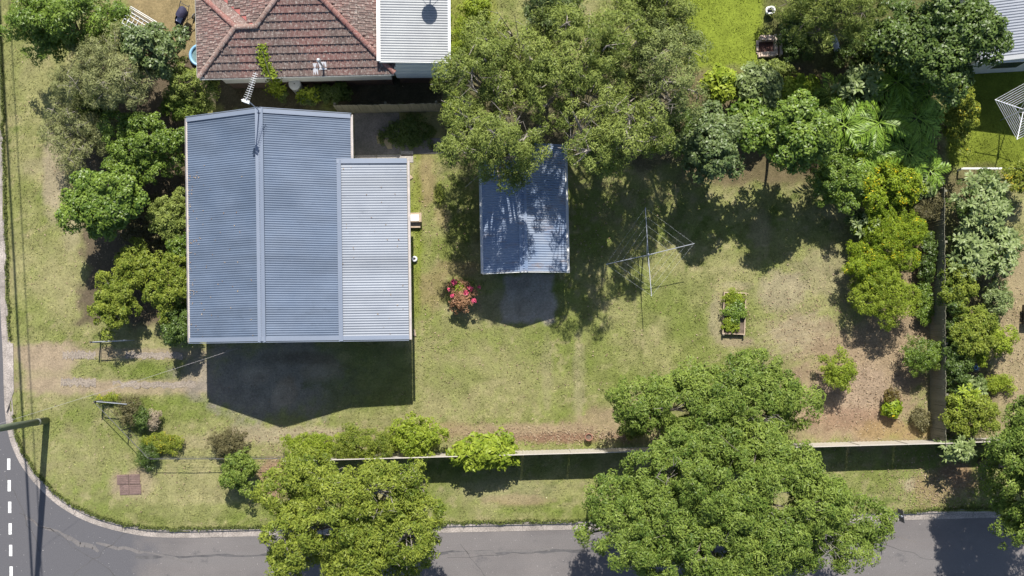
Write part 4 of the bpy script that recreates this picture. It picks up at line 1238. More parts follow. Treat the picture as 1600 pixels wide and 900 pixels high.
# offcuts by the wall
for (px,py,w,l,a,lb) in ((648,520,.10,.33,10,'pale timber offcut lying beside the lean-to corner'),(642,277,.14,.2,40,'small pale board dropped beside the lean-to wall')):
    o0 = Vector((*W(px,py),0)); m = MB(frame(o0,a)).box(-w/2,-l/2,.02,w/2,l/2,.06)
    m.box(-w/2-.02,-l*.4,.062,w/2-.03,l*.1,.085)
    o = build('timber_offcut', m, M['timber_tan'], origin=o0); setp(o, lb, 'timber')

# terracotta pot by the fence
tp = Vector((*W(920,683,.35),0))
pt = thing('terracotta_pot', 'round terracotta pot against the inside of street fence', 'pot', tp)
build('body', MB().lathe([(.10,0),(.16,.30),(.19,.30),(.19,.38),(.15,.38),(.13,.28)],tuple(tp),18), M['terracotta'], pt)
build('soil', MB().lathe([(0,.29),(.135,.29)],tuple(tp),18), M['soil'], pt)

# ================================================================== things in the neighbours' yards
# pram
pm = frame((*W(291,33),0), -28)
pr = thing('pram', 'navy pram with raised hood on the dry grass by tiled house', 'pram', P3(pm,0,0,0))
m = MB(pm)
prof = []
for j in range(9):
    t_ = j/8; y = -.42+.78*t_; w = .22*(1-.5*abs(t_-.5)**2*2); prof.append((y,w))
vs=[];fs=[]
for y,w in prof:
    for (xx,zz) in ((-w,.78),(-w*.8,.52),(w*.8,.52),(w,.78)): vs.append((xx,y,zz-(.1 if y<-.3 else 0)))
for i in range(8):
    for k in range(3): fs.append((i*4+k,i*4+k+1,i*4+5+k,i*4+4+k))
m._add(vs,fs); build('seat', m, M['navy'], pr)
m = MB(pm); vs=[];fs=[]
for i in range(8):
    a = R(10+i*18)
    for k in range(9):
        b = math.pi*k/8
        vs.append((.26*math.cos(b), .10+.34*math.cos(a)*(math.sin(b)*.75+.25)*1.0, .74+.36*math.sin(b)*(.6+.4*math.sin(a))))
for i in range(7):
    for k in range(8): fs.append((i*9+k,i*9+k+1,i*9+10+k,i*9+9+k))
m._add(vs,fs); build('hood', m, M['navy'], pr, smooth=True)
build('blanket', MB(pm).slab([(-.15,-.3,.70),(.12,-.32,.70),(.14,-.02,.80),(-.13,-.02,.80)],.04), plain('pale_blanket',(0.45,0.46,0.6),(0.3,0.3,0.45)), pr)
build('cushion', MB(pm).slab([(-.06,-.06,.84),(.12,-.06,.84),(.12,.08,.9),(-.06,.08,.9)],.05), plain('pink_cushion',(0.75,0.55,0.62)), pr)
for sx_ in (-1,1):
    build('frame', MB(pm).tube([(sx_*.24,-.36,.14),(sx_*.25,.1,.62),(sx_*.24,.52,1.0)],.015,6).tube([(sx_*.25,.34,.14),(sx_*.25,-.1,.60)],.015,6), M['dark_steel'], pr)
    build('handle', MB(pm).tube([(sx_*.24,.52,1.0),(sx_*.22,.62,1.02)],.022,6), M['dark_steel'], pr)
    for y,rr in ((-.38,.11),(.36,.15)):
        c_ = pm@Vector((sx_*.27,y,rr)); Mx = Matrix.Translation(c_)@Matrix.Rotation(R(-28),4,'Z')@Matrix.Rotation(R(90),4,'Y')
        wv = build('wheel', MB(Mx).lathe([(.02,-.02),(rr-.03,-.02),(rr,-.015),(rr,.015),(rr-.03,.02),(.02,.02)],(0,0,0),16), M['dark_steel'], pr)
        build('rim', MB(Mx).lathe([(.0,.025),(rr-.05,.025),(rr-.05,-.025),(0,-.025)],(0,0,0),12), M['steel'], wv)
build('handlebar', MB(pm).tube([(-.24,.52,1.0),(.24,.52,1.0)],.014,6), M['dark_steel'], pr)
# paddling pool
kp = Vector((*W(315,88),0))
kpo = thing('paddling_pool', 'small round pale blue paddling pool beside tiled house eave', 'paddling pool', kp)
build('rim', MB().lathe([(.40,.02),(.43,.10),(.43,.22),(.47,.26),(.53,.26),(.56,.2),(.55,.02)],tuple(kp),32), M['poolblue'], kpo, smooth=True)
build('water', MB().lathe([(0,.13),(.432,.13)],tuple(kp),32), M['water'], kpo)
# white trellis frame
tr = thing('trellis_frame', 'white metal lattice frame lying on dry grass half under tree', 'trellis', (*W(207,30),0))
d_ = Vector((*W(262,45),0))-Vector((*W(209,13),0)); d_.normalize(); e_ = Vector((d_.y,-d_.x,0))
o_ = Vector((*W(209,14),.35)); z = Vector((0,0,1))
for k in range(4):
    a = o_+e_*(k*.085)+z*(.12 if k%2 else 0); build('long_rail', MB().tube([a,a+d_*1.9],.018,6), M['white_steel'], tr)
for k in range(6):
    a = o_+e_*(.28)+d_*(k*.22); build('cross_bar', MB().tube([a,a+e_*.85-z*.1],.02,6), M['white_steel'], tr)
for k in range(3):
    a = o_+e_*(.42+k*.24)-z*.03; build('cross_bar', MB().tube([a,a+d_*1.2],.02,6), M['white_steel'], tr)
for (u,v_) in ((0,0),(1.9,0),(0,1.1),(1.1,1.1)):
    a = o_+d_*u+e_*v_; build('leg', MB().tube([a+z*.02,Vector((a.x,a.y,-.02))],.018,6), M['white_steel'], tr)
# round tank lid
tk = Vector((*W(460,131,1.3),0))
to = thing('round_tank', 'grey round tank with flat lid in shade below tiled eave', 'tank', tk)
build('body', MB().lathe([(.27,0),(.27,1.25)],tuple(tk),24), M['steel'], to)
build('lid', MB().lathe([(.285,1.22),(.285,1.29),(.15,1.33),(.03,1.34),(.03,1.31),(0,1.31)],tuple(tk),24), M['greywall'], to)
build('inspection_cap', MB().lathe([(.028,1.30),(.028,1.345),(0,1.345)],tuple(tk),12), M['dark_steel'], to)
# white tub
ub = frame((*W(1201,19.5),0), 10)
u0 = thing('white_tub', 'white plastic tub on the grass north of brick barbecue', 'tub', P3(ub,0,0,0))
m = MB(ub); vs=[];fs=[]
rings=[(.15,.13,0),(.21,.17,.34),(.235,.19,.35),(.235,.19,.38),(.17,.12,.38),(.13,.09,.06)]
for a_,b2,zz in rings:
    for k in range(20):
        t_=2*math.pi*k/20; ct,st=math.cos(t_),math.sin(t_); e=.7
        vs.append((a_*abs(ct)**e*(1 if ct>0 else -1), b2*abs(st)**e*(1 if st>0 else -1), zz))
for i in range(5):
    for k in range(20): fs.append((i*20+k,i*20+(k+1)%20,(i+1)*20+(k+1)%20,(i+1)*20+k))
m._add(vs,fs); build('body', m, M['white'], u0)
build('water', MB(ub).prism([(.15*math.cos(2*math.pi*k/16),.105*math.sin(2*math.pi*k/16)) for k in range(16)],.10,.16), M['navy'], u0)
# brick barbecue
bb = frame((*W(1184,91),0), 2)
bq = thing('brick_barbecue', 'open brick barbecue of pale blocks beside the lime lawn', 'barbecue', P3(bb,0,0,0))
bm_ = MB().box(-.112,-.053,0,.112,.053,.072); bme = bpy.data.meshes.new('brick'); bme.from_pydata(bm_.v,[],bm_.f); bme.materials.append(M['brick'])
r_ = random.Random(9)
def brick_run(x0_,y0_,x1_,y1_,rows):
    L_ = math.hypot(x1_-x0_,y1_-y0_); n_ = max(1,int(L_/.23)); an = math.atan2(y1_-y0_,x1_-x0_)
    for r_i in range(rows):
        for k in range(n_+(0 if r_i%2 else 0)):
            t_ = (k+.5+(.25 if r_i%2 else -.1))/n_; t_ = min(max(t_,.06),.94)
            o = bpy.data.objects.new('brick', bme); col.objects.link(o); o.parent = bq
            lx_,ly_ = x0_+(x1_-x0_)*t_, y0_+(y1_-y0_)*t_
            c_ = Matrix.Rotation(R(2),4,'Z')@Vector((lx_+r_.uniform(-.008,.008),ly_+r_.uniform(-.008,.008),r_i*.08))
            o.location = c_; o.rotation_euler = (0,0,an+R(2)+r_.uniform(-.03,.03))
brick_run(.05,.95,.70,.95,5); brick_run(.05,.82,.70,.82,5)
brick_run(.0,.05,.72,.05,4); brick_run(.0,.17,.72,.17,4); brick_run(-.02,.25,-.02,.78,2)
brick_run(.82,.05,.82,1.0,5); brick_run(1.06,.05,1.06,1.0,5)
build('ash_bed', MB(bb).box(.06,.23,0,.74,.76,.07), M['char'], bq)
# old log seat
lgp = Vector((*W(1303,70),0))
lg = thing('cylinder_drum', 'grey metal drum lying on its side in deep tree shade', 'drum', lgp)
a_ = lgp+Vector((-.12,.38,.17)); b2 = lgp+Vector((.14,-.36,.17)); dd_ = (b2-a_).normalized()
build('shell', MB().tube([a_,a_+dd_*.03,a_+dd_*.05,b2-dd_*.05,b2-dd_*.03,b2],[.165,.175,.165,.165,.175,.165],18), M['steel'], lg)
build('bung', MB().tube([b2,b2+dd_*.03],.03,8), M['dark_steel'], lg)
# white cabinet at right edge
cb = frame((*W(1593,508),0), -2)
ct_ = thing('garden_bench', 'grey topped white garden bench on the dry ground', 'bench', P3(cb,0,0,0))
for i in range(2): build('seat_board', MB(cb).box(0,.52+.27*i,.44,1.6,.52+.27*i+.25,.48), M['steel'], ct_)
build('seat_board', MB(cb).box(0,.02,.44,1.6,.46,.49), M['white'], ct_)
for x in (.1,1.4): build('leg', MB(cb).box(x,.06,-.02,x+.08,1.0,.438), M['dark_steel'], ct_)
# dark bin among right shrubs
bn = Vector((*W(1516,574),0))
bo = thing('plastic_bin', 'small dark plastic bin with pale ring lid among shrubs', 'bin', bn)
build('body', MB().lathe([(.16,0),(.2,.5),(.22,.5),(.22,.54)],tuple(bn),18), M['navy'], bo)
build('lid', MB().lathe([(.225,.54),(.20,.58),(.0,.60)],tuple(bn),18), M['dark_steel'], bo)
build('lid_ring', MB().lathe([(.07,.60),(.07,.615),(.10,.61),(.10,.595)],tuple(bn),18), M['poolblue'], bo)

# ================================================================== trees and shrubs
# --- street trees
plant('street_tree','broad yellow green street tree overhanging road below the house','tree', 552,812,152,114,7.2,'street','street',11,1.25, lo=.22, twig=.022, bark='bark_pale', ntw=90, holes=((508,826,16),(598,772,13),(640,840,11)))
plant('street_tree','largest green street tree overhanging fence and front street','tree', 1138,800,226,122,8.2,'street_b','street',13,1.15, lo=.2, twig=.014, ntw=60, loose=.05, holes=((1222,782,16),(1052,742,12),(1120,860,12),(1292,840,10)))
plant('garden_tree','leafy green tree inside street fence above largest street tree','tree', 1120,636,146,76,5.8,'street_b','street',11,1.1, lo=.2, twig=.012, ntw=50, loose=.08, holes=((1062,640,13),(1190,650,9)))
plant('street_tree','dense deep green street tree at the lower east corner','tree', 1612,742,88,122,7.6,'street_b','street',9,1.3, lo=.22, twig=.012)
# --- tall olive trees along the north boundary
G_ = 'tall olive trees on the north boundary'
for (lb,px,py,rx,ry,h,mt,n_,tw) in (
 ('olive tree overhanging the shed roof, lowest of the tall grove',778,236,84,66,8.8,'euc',8,.02),
 ('olive tree with grey dead twigs beside the white annex',768,122,78,92,8.4,'euc',9,.028),
 ('tallest yellow olive tree in the middle of the grove',905,102,104,98,9.6,'euc',10,.02),
 ('grey olive tree on the east edge of grove beside lime lawn',1036,114,70,96,9.0,'eucg',9,.014),
 ('twiggy olive tree between shed and rotary clothesline',955,212,96,66,10.2,'euc',9,.026),
 ('green olive tree at the top edge behind the grove',862,22,56,54,7.5,'bluegrn',7,.014),
 ('pale olive tree at the top edge above lime lawn',1015,22,66,42,8.0,'euc',7,.012)):
    plant('olive_tree',lb,'tree',px,py,rx,ry,h,mt,'euc',n_,1.05,G_,lo=.25,twig=tw,bark='bark_pale',ntw=70,loose=.10 if px==778 else .24,holes={778:((800,188,12),(735,205,9)),768:((812,48,18),(740,130,12)),905:((925,150,12),),955:((905,195,13),(985,190,10)),1036:((1040,150,12),)}.get(px,()))
plant('sapling','small yellow green sapling below the grove near clothesline','tree', 1018,212,24,28,4.6,'lime','bush',4,1.0,lo=.4)
plant('round_tree','grey green rounded tree shading lawn east of clothesline','tree', 1114,230,50,60,5.2,'bluegrn','glossy',8,1.3,lo=.3)
plant('round_tree','dark green rounded tree casting the broad oval lawn shadow','tree', 1236,214,70,58,6.3,'glossy','glossy',9,1.5,lo=.25,trunk=.07)
# --- top right
plant('evergreen_tree','tall dark evergreen tree against the grey roofed house','tree', 1466,64,92,80,7.4,'deep','glossy',10,1.2,lo=.2)
plant('weeping_tree','light green feathery tree at top edge above barbecue yard','tree', 1305,12,80,62,7.0,'euc','feather',8,1.2,lo=.3,twig=.012)
plant('shade_tree','dark leafy tree at top edge shading the barbecue yard','tree', 1318,-62,84,70,5.4,'deep','street',8,1.2)
plant('shade_shrub','dark green shrub in the shade beneath tall evergreen','shrub', 1412,122,52,44,3.0,'deep','big',6,1.0)
plant('shade_shrub','dark shrub behind the lying metal drum','shrub', 1352,70,40,40,2.6,'deep','bush',6,.8)
plant('shade_shrub','low dark weeds east of the brick barbecue','shrub', 1240,60,28,36,1.2,'deep','bush',5,.7,twig=.006)
for (lb,px,py,rx,ry,h,mt) in (
 ('bright green shrub at lower corner of the lime lawn',1125,133,26,24,2.2,'lime'),
 ('bright green leafy shrub below the brick barbecue',1182,134,40,26,2.2,'silver'),
 ('light green shrub between barbecue and tropical plants',1243,146,36,20,2.0,'lime'),
 ('olive weeds below barbecue in half shade',1205,110,34,12,.8,'euc')):
    plant('leafy_shrub',lb,'shrub',px,py,rx,ry,h,mt,'big' if h>1 else 'bush',6,1.1,'shrubs below the barbecue')
# --- yellow hedge
H_ = 'golden hedge shrubs along the mulched lawn edge'
for (lb,px,py,rx,ry,h,mt,sp) in (
 ('green shrub with brown patch at top of golden hedge',1312,278,50,54,3.3,'glossy','bush'),
 ('yellow flowered shrub second from top of golden hedge',1374,292,58,56,3.0,'yellow','bush'),
 ('golden shrub at the middle of the hedge beside fence',1396,372,48,54,2.7,'yellow','fine'),
 ('golden tipped shrub bulging onto lawn from hedge',1356,414,40,44,2.3,'yellow','fine'),
 ('bright green clipped shrub at lower end of golden hedge',1386,460,46,54,2.6,'lime','fine')):
    plant('hedge_shrub',lb,'shrub',px,py,rx,ry,h,mt,sp,7,1.15,H_)
plant('dead_shrub','bare brown twiggy shrub between golden hedge and fence','shrub', 1440,322,26,22,2.0,'brown','feather',5,.35,twig=.012,bark='bark',ntw=60)
plant('star_bush','pale leaved bush above the bare brown shrub','shrub', 1430,290,26,22,2.2,'silver','big',5,1.0)
# --- lone shrubs on the mulch
plant('mulch_shrub','yellow green shrub standing alone on the mulch','shrub', 1311,579,28,34,1.9,'lime','fine',7,1.1)
plant('mulch_shrub','green shrub on mulch touching the paling fence','shrub', 1440,554,37,30,1.8,'glossy','fine',7,1.1)
plant('mulch_plant','small red stemmed plant with yellow green tip on mulch','shrub', 1392,622,10,12,.7,'redgreen','bush',4,.9)
plant('mulch_plant','small bright yellow green plant low on the mulch','shrub', 1394,636,12,9,.7,'yellow','big',4,.9)
plant('fence_weeds','small green weeds along foot of the paling fence','shrub', 1444,470,12,42,.8,'glossy','bush',6,.7)
plant('fence_weeds','dry weeds by fence corner on the mulch','shrub', 1438,655,12,18,.5,'brown','bush',5,.5)
plant('low_bush','small olive bush left of the garden tree','shrub', 988,668,20,16,1.4,'euc','bush',5,1.0)
# --- pink flowering bush
pk = plant('flowering_bush','pink flowering bush beside the shed shadow','shrub', 724,462,25,24,1.3,'salmon','bush',6,.55)
x,y = W(724,462,1.0)
for (px,py,r_,c_) in ((709,441,.14,60),(707,462,.09,28),(741,470,.13,45),(749,449,.08,20),(728,458,.13,26),(701,452,.07,12),(735,450,.14,16)):
    cx,cy = W(px,py,1.15); P = np.array([cx,cy,1.2])+unit(c_)*r_*rng.uniform(.4,1,(c_,1))*np.array([1,1,.5])
    leaf_object('flower_cluster',P,rng.normal(size=P.shape)*.6+np.array([0,0,1]),.10,.085,rng.random(len(P)),LM['pink'],pk)
P=np.array([*W(716,450,1.0),.95])+unit(260)*np.array([.28,.3,.25]); leaf_object('foliage',P,rng.normal(size=P.shape)*.6+np.array([0,0,1]),.13,.05,rng.random(len(P)),LM['lime'],pk)
# --- vegetables in the raised bed
for (lb,px,py,rx,ry,h,mt,sp) in (
 ('tall grassy greens in north end of raised bed',1146,468,17,13,.42,'lime','fine'),
 ('leafy vegetable plants filling middle of raised bed',1148,487,19,17,.5,'glossy','bush'),
 ('sparse vegetable seedlings in south end of raised bed',1143,507,12,11,.4,'lime','bush')):
    plant('vegetable_plant',lb,'plant',px,py,rx,ry,h,mt,sp,5,.9,'vegetables in the raised bed',lo=.3)
# --- left garden on the side street
for (nm,lb,px,py,rx,ry,h,mt,sp,n_,k_,tw) in (
 ('leafy_tree','bright green tree at the top left over the verge',112,38,94,46,5.6,'glossy','street',9,1.2,.0),
 ('feathery_tree','grey green feathery tree with bare twigs in north west bed',172,112,92,64,5.4,'feather','feather',9,1.15,.016),
 ('leafy_tree','blue green tree beside the white trellis frame',238,82,48,44,5.0,'bluegrn','glossy',7,1.15,.0),
 ('olive_bush','pale olive bush below corner of the tiled house',302,132,48,34,3.2,'euc','bush',7,1.1,.008),
 ('twiggy_bush','sparse grey twiggy bush leaning onto the verge',112,205,38,62,3.4,'feather','feather',7,.9,.014),
 ('leafy_bush','mid green leafy bush by north corner of blue roof',226,226,64,56,3.6,'glossy','bush',8,1.1,.0),
 ('olive_bush','grey olive bush north of the round glossy tree',165,208,34,36,2.8,'feather','feather',6,1.0,.01),
 ('round_glossy_tree','dense round glossy tree on the side street boundary',164,317,64,60,4.4,'glossy','glossy',9,1.4,.0),
 ('olive_bush','olive green bush against west side of house',268,338,32,40,2.4,'euc','bush',6,1.1,.006),
 ('leafy_bush','yellow olive bush below the round glossy tree',214,413,34,34,2.3,'street','bush',6,1.05,.006),
 ('leafy_bush','light green tall bush against lower west wall',270,448,36,56,3.1,'street','bush',8,1.1,.0),
 ('leafy_bush','green bush between wall and the lower tall bush',284,385,20,34,2.2,'glossy','bush',5,1.0,.0),
 ('leafy_bush','yellow green bush above the open driveway gate',180,470,36,52,2.6,'street','bush',8,1.1,.006),
 ('leafy_bush','dark green bush at south west corner of roof',282,508,24,34,2.7,'deep','bush',6,1.1,.0),
 ('ground_shrub','low dark undergrowth between bushes of the west bed',225,360,40,60,.7,'brown','bush',8,.45,.005),
 ):
    plant(nm,lb,'tree' if h>=3.6 else 'shrub',px,py,rx,ry,h,mt,sp,n_,k_,'plants of the side street garden bed',twig=tw,bark='bark_pale' if tw>.01 else 'bark',ntw=110 if tw>.01 else 30)
# --- corner and street side shrubs
for (lb,px,py,rx,ry,h,mt,sp,k_) in (
 ('brown green bush inside the diagonal corner fence',203,642,22,26,1.0,'brown','fine',.8),
 ('dark green bush between brown bush and dry tuft',222,652,14,18,1.0,'deep','fine',.9),
 ('yellow flowering ground cover along diagonal fence',256,692,32,16,.5,'gold','fine',.8),
 ('yellow flowering ground cover below the driveway gate',172,622,18,6,.35,'gold','fine',.7),
 ('brown bush just inside the front fence',358,690,30,22,1.2,'brown','fine',1.0),
 ('green bush on verge casting a spiky shadow',376,738,30,34,1.8,'street_b','bush',1.0),
 ('yellow green hedge bush at west end of street fence',488,696,44,22,1.9,'lime','fine',1.0),
 ('yellow green hedge bush in middle of street fence hedge',572,692,60,26,2.05,'street','fine',1.05),
 ('taller bright hedge bush at east end of hedge',648,684,46,32,2.25,'lime','bush',1.1),
 ('flat lime bush hanging over street fence',760,705,54,25,2.15,'lime','big',1.0),
 ('dark weeds at foot of the diagonal fence',232,712,16,20,.7,'deep','fine',.6)):
    plant('garden_bush',lb,'shrub',px,py,rx,ry,h,mt,sp,6,k_,'bushes along the street fences')
plant('dry_tuft','straw coloured dry grass tuft inside the corner','shrub', 240,654,14,14,.7,'straw','fine',5,.9)
# --- neighbours' east garden, plain bushes
for (lb,px,py,rx,ry,h,mt,sp,k_) in (
 ('yellow flowering shrub beside the shaded lime lawn',1498,188,24,62,2.6,'gold','bush',1.1),
 ('yellow flowering shrub at the east frame edge below lawn',1592,280,24,30,2.2,'gold','bush',1.0),
 ('green bush behind fence opposite the fence weeds',1516,520,38,46,2.8,'street','bush',1.1),
 ('yellow green spreading bush over the dry neighbour ground',1545,535,34,34,1.9,'lime','bush',.9),
 ('green bush behind the lower end of paling fence',1512,648,40,40,2.8,'street','bush',1.1),
 ('dark bush behind the fence under the star leaved shrubs',1488,470,18,60,2.2,'deep','bush',1.0),
 ('low green weeds on dry ground near bench',1560,600,26,14,.5,'lime','fine',.5)):
    plant('neighbour_shrub',lb,'shrub',px,py,rx,ry,h,mt,sp,7,k_,'shrubs east of the paling fence')

for (lb,px,py,rx,ry,h,mt,sp,k_) in (
 ('dark shrub filling gap between grove and grey green round tree',1066,205,28,44,2.4,'deep','bush',1.0),
 ('green undergrowth shrub between the two round lawn trees',1172,182,36,30,2.2,'glossy','big',1.0),
 ('olive shrub behind the dark green rounded tree',1290,170,34,30,2.4,'street_b','bush',1.0),
 ('low dark weeds at foot of paling fence beside golden hedge',1450,400,14,44,1.3,'deep','bush',.8)):
    plant('boundary_shrub',lb,'shrub',px,py,rx,ry,h,mt,sp,7,k_,'shrubs filling the back boundary')
for (lb,px,py,rx,ry,h,mt,sp,k_) in (
 ('green bush overhanging fence below silvery star leaved shrubs',1494,450,26,44,2.6,'street','bush',1.1),
 ('dark green bush overhanging fence opposite the fence shrub',1490,562,20,46,2.3,'deep','bush',1.0),
 ('pale green bush at dry ground edge above yellow spreading bush',1556,466,26,30,1.7,'silver','bush',.9)):
    plant('neighbour_shrub',lb,'shrub',px,py,rx,ry,h,mt,sp,7,k_,'shrubs east of the paling fence')
plant('olive_bush','olive bush between feathery tree and north corner of roof','shrub', 292,168,36,20,2.4,'street_b','bush',6,1.0,group='plants of the side street garden bed')
plant('olive_bush','dim olive bush below feathery tree on the verge side','shrub', 152,165,36,26,2.8,'euc','bush',6,1.0,group='plants of the side street garden bed')
# --- shrubs of large star shaped leaf rosettes
def rosette_mesh(nm, mat, nl, L_, W_, seed, droop=.25):
    r_ = np.random.default_rng(seed); vs=[];fs=[];tn=[]
    for k in range(nl):
        a = 2*math.pi*k/nl*1.62+r_.uniform(-.25,.25); el = r_.uniform(.05,.75); l = L_*r_.uniform(.75,1.15); w = W_*r_.uniform(.8,1.15)
        d = np.array([math.cos(a)*math.cos(el),math.sin(a)*math.cos(el),math.sin(el)]); s = np.array([-math.sin(a),math.cos(a),0]); u = np.cross(d,s)*-1
        b = len(vs); dz = np.array([0,0,-droop*l])
        pts = [d*.02, d*l*.45+s*w*.5+u*.02*0+np.array([0,0,.12*w]), d*l*.5, d*l*.45-s*w*.5+np.array([0,0,.12*w]), d*l*.82+s*w*.3+dz*.5, d*l*.85+dz*.5, d*l*.82-s*w*.3+dz*.5, d*l+dz]
        vs += [tuple(p) for p in pts]
        fs += [(b,b+1,b+2),(b,b+2,b+3),(b+1,b+4,b+5,b+2),(b+2,b+5,b+6,b+3),(b+4,b+7,b+5),(b+5,b+7,b+6)]
        tn += [r_.uniform(.1,1)]*6
    me = bpy.data.meshes.new(nm); me.from_pydata(vs,[],fs)
    at_ = me.attributes.new('tint','FLOAT','FACE'); at_.data.foreach_set('value',tn)
    me.materials.append(LM[mat]); me.update(); return me
RM = {m_: [rosette_mesh('leaf_rosette',m_,12,.30,.085,s_) for s_ in range(5)] for m_ in ('silver','lime','palm')}
def star_plant(lb, px, py, rx, ry, h, mat, n_, sc=1.0, fill='deep', k_=.8, name='star_leaved_shrub'):
    t = plant(name, lb, 'shrub', px, py, rx, ry, h*.85, fill, 'bush', 6, k_, tree=False)
    hm = h*.58; f = (HC-hm)/HC/PXM; x,y = W(px,py,hm); b0 = wloc(t)
    for i in range(n_):
        r_ = math.sqrt((i+.5)/n_); a = i*2.4+rng.uniform(-.3,.3)
        lx_ = x+rx*f*r_*math.cos(a); ly_ = y+ry*f*r_*math.sin(a)
        z_ = h*(.55+.45*math.sqrt(max(0,1-r_*r_)))*rng.uniform(.85,1.05)
        o = bpy.data.objects.new('leaf_rosette', RM[mat][i%5]); col.objects.link(o); o.parent = t
        o.location = Vector((lx_,ly_,z_))-b0; s_ = sc*rng.uniform(.75,1.25); o.scale = (s_,s_,s_)
        o.rotation_euler = (rng.uniform(-.35,.35),rng.uniform(-.35,.35),rng.uniform(0,6.28))
    return t
star_plant('large silvery star leaved shrub south of lime lawn rail',1528,318,44,48,3.0,'silver',46,1.0)
star_plant('silvery star leaved shrub against fence beside golden hedge',1508,398,30,42,2.8,'silver',28,1.0)
star_plant('silvery star leaved shrub at edge of dry neighbour ground',1556,392,34,44,2.4,'silver',30,1.0)
star_plant('pale star leaved plant by the plastic bin',1520,603,20,14,1.2,'silver',8,.95)
star_plant('pale star leaved shrub hanging over the fence corner shadow',1492,700,26,22,2.3,'silver',14,1.05)
star_plant('lime star leaved shrub behind lower end of paling fence',1500,622,22,24,2.5,'lime',14,.9)
star_plant('glossy star leaved tree below the tall evergreen',1340,136,36,28,3.4,'silver',20,1.25)
star_plant('pale star leaved crown beside the dark evergreen',1392,62,24,18,4.2,'silver',12,1.2)
star_plant('lime star leaved plant below tiled eave beside round tank',484,150,20,9,1.3,'lime',8,.9,'deep',.7)
star_plant('small lime star leaved plant left of round tank',437,146,12,8,1.1,'lime',5,.7,'deep',.7)
star_plant('lime star leaved shrub at east end of patio fence',708,172,14,26,2.4,'lime',12,.9)
star_plant('green star leaved shrub on lawn side of golden hedge',1352,352,26,20,1.9,'silver',12,.9)

# --- palms and banana like plants: every frond a part
def frond_mesh(nm, L_, seed, pairs=15, lw=.055):
    r_ = np.random.default_rng(seed); vs=[];fs=[];tn=[]
    rise = r_.uniform(.28,.5)
    def sp_(t): return np.array([L_*t*(1-.12*t),0,L_*(rise*t-.72*t*t)])
    for i in range(pairs):
        t = .16+.82*i/(pairs-1); p = sp_(t); ll = L_*.36*math.sin(math.pi*(.18+.72*t))
        for s in (-1,1):
            d = np.array([.62,s*.85,-.28])+r_.normal(size=3)*.09; d/=np.linalg.norm(d); n2 = np.array([-d[1],d[0],0])*lw*.5
            b=len(vs); q1 = p+d*ll*.55+np.array([0,0,.02]); q2 = p+d*ll+np.array([0,0,-.10*ll])
            vs += [tuple(p),tuple(q1+n2),tuple(q2),tuple(q1-n2)]; fs.append((b,b+1,b+2,b+3)); tn.append(r_.uniform(.15,1))
    for i in range(5):
        a=sp_(i/5); c=sp_((i+1)/5); b=len(vs); w=.018*(1-i/6)
        vs += [(a[0],-w,a[2]),(c[0],-w*.8,c[2]),(c[0],w*.8,c[2]),(a[0],w,a[2])]; fs.append((b,b+1,b+2,b+3)); tn.append(.9)
    me = bpy.data.meshes.new(nm); me.from_pydata([tuple(map(float,v)) for v in vs],[],fs)
    at_ = me.attributes.new('tint','FLOAT','FACE'); at_.data.foreach_set('value',tn); me.materials.append(LM['palm']); me.update(); return me
FM = [frond_mesh('frond',1.35,s_) for s_ in range(6)]
def palm(lb, px, py, h, n_, sc):
    x,y = W(px,py,h); t = thing('palm', lb, 'palm', (x,y,0), 'tropical palms in the north east corner')
    build('trunk', MB().tube([(x,y,-.1),(x+.03,y,h*.5),(x,y,h)],[.09,.065,.055],8), M['bark'], t)
    for i in range(n_):
        o = bpy.data.objects.new('frond', FM[i%6]); col.objects.link(o); o.parent = t
        o.location = (rng.uniform(-.03,.03),rng.uniform(-.03,.03),h-.05+.02*i); s_ = sc*rng.uniform(.8,1.15); o.scale=(s_,s_,s_)
        o.rotation_euler = (0, rng.uniform(-.45,.2), i*2.4+rng.uniform(-.3,.3))
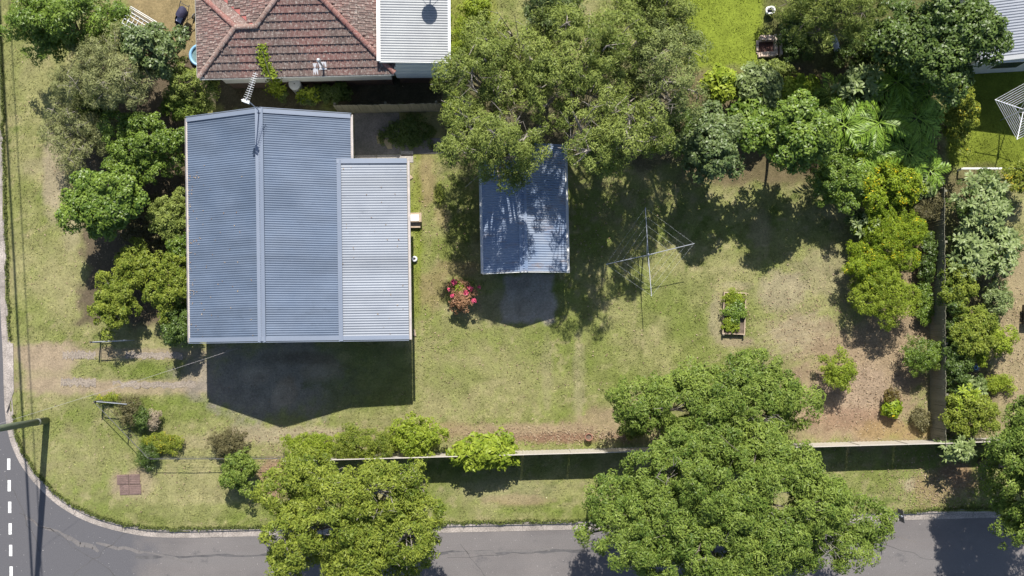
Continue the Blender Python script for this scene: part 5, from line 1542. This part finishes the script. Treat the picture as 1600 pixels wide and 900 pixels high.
for (lb,px,py,h,n_,sc) in (
 ('palm nearest the round dark tree on the north boundary',1318,196,2.6,13,1.05),
 ('tall palm in the middle of the tropical corner',1372,192,2.9,14,1.1),
 ('palm tucked against the north east fence corner',1432,185,2.8,13,1.05),
 ('low palm above the yellow flowered hedge shrub',1352,238,2.2,12,1.0),
 ('palm in front of fence below the corner palm',1418,238,2.4,13,1.05),
 ('palm beside paling fence above bare brown shrub',1452,268,2.0,11,.85),
 ('palm north of the boundary below the tall evergreen',1402,128,2.8,13,1.05),
 ('shaded palm against the dark evergreen trunk',1452,150,2.4,12,1.0),
 ('small palm under the glossy star leaved tree',1300,150,1.6,11,.8)):
    palm(lb,px,py,h,n_,sc)
plant('tropical_understorey','dark green leafy undergrowth beneath the corner palms','shrub', 1385,215,80,62,1.6,'deep','big',9,1.0)

# --- creeper on the tiles, weeds in shade
vine = thing('creeper', 'bright green creeper climbing up the red tiled roof', 'creeper', W3(425,140,1.0))
P=[];
for t_ in np.linspace(0,1,60):
    px = 430-22*t_+4*math.sin(t_*7); py = 143-72*t_
    n_ = int(26*(1-.65*t_)); hz = (1.2+3.0*min(1,t_*2.6)) if t_ < .35 else None
    for _ in range(n_):
        qx = px+rng.normal()*6.5*(1-.5*t_); qy = py+rng.normal()*2
        h_ = hz if hz else 4.0
        if not hz:
            for _k in range(4):
                ly_ = (FT.inverted()@W3(qx,qy,h_)).y; h_ = Zp(max(ly_,0))+.08+rng.uniform(0,.06)
        P.append(W3(qx,qy,h_))
P=np.array(P); leaf_object('foliage',P,rng.normal(size=P.shape)*.5+np.array([0,0,1]),.11,.07,rng.random(len(P)),LM['lime'],vine)
build('stem', MB().tube([W3(432,146,0),W3(430,143,1.2),W3(423,122,3.75),W3(410,80,4.6)],.02,5), M['bark'], vine)
plant('patio_weeds','dark green weeds over the patio behind the house','shrub', 638,208,44,26,.22,'deep','fine',14,.5)
plant('fence_shrub','dark shrub in the gap below the annex wall','shrub', 520,146,34,12,1.0,'deep','bush',5,.7)
plant('annex_weeds','yellow green tall weeds beside the white annex','shrub', 722,70,18,60,1.3,'lime','fine',7,.6)
plant('annex_weeds','green weeds at the top edge east of annex','shrub', 745,12,22,20,1.6,'lime','bush',5,.9)
print('LEAVES', NLEAF)
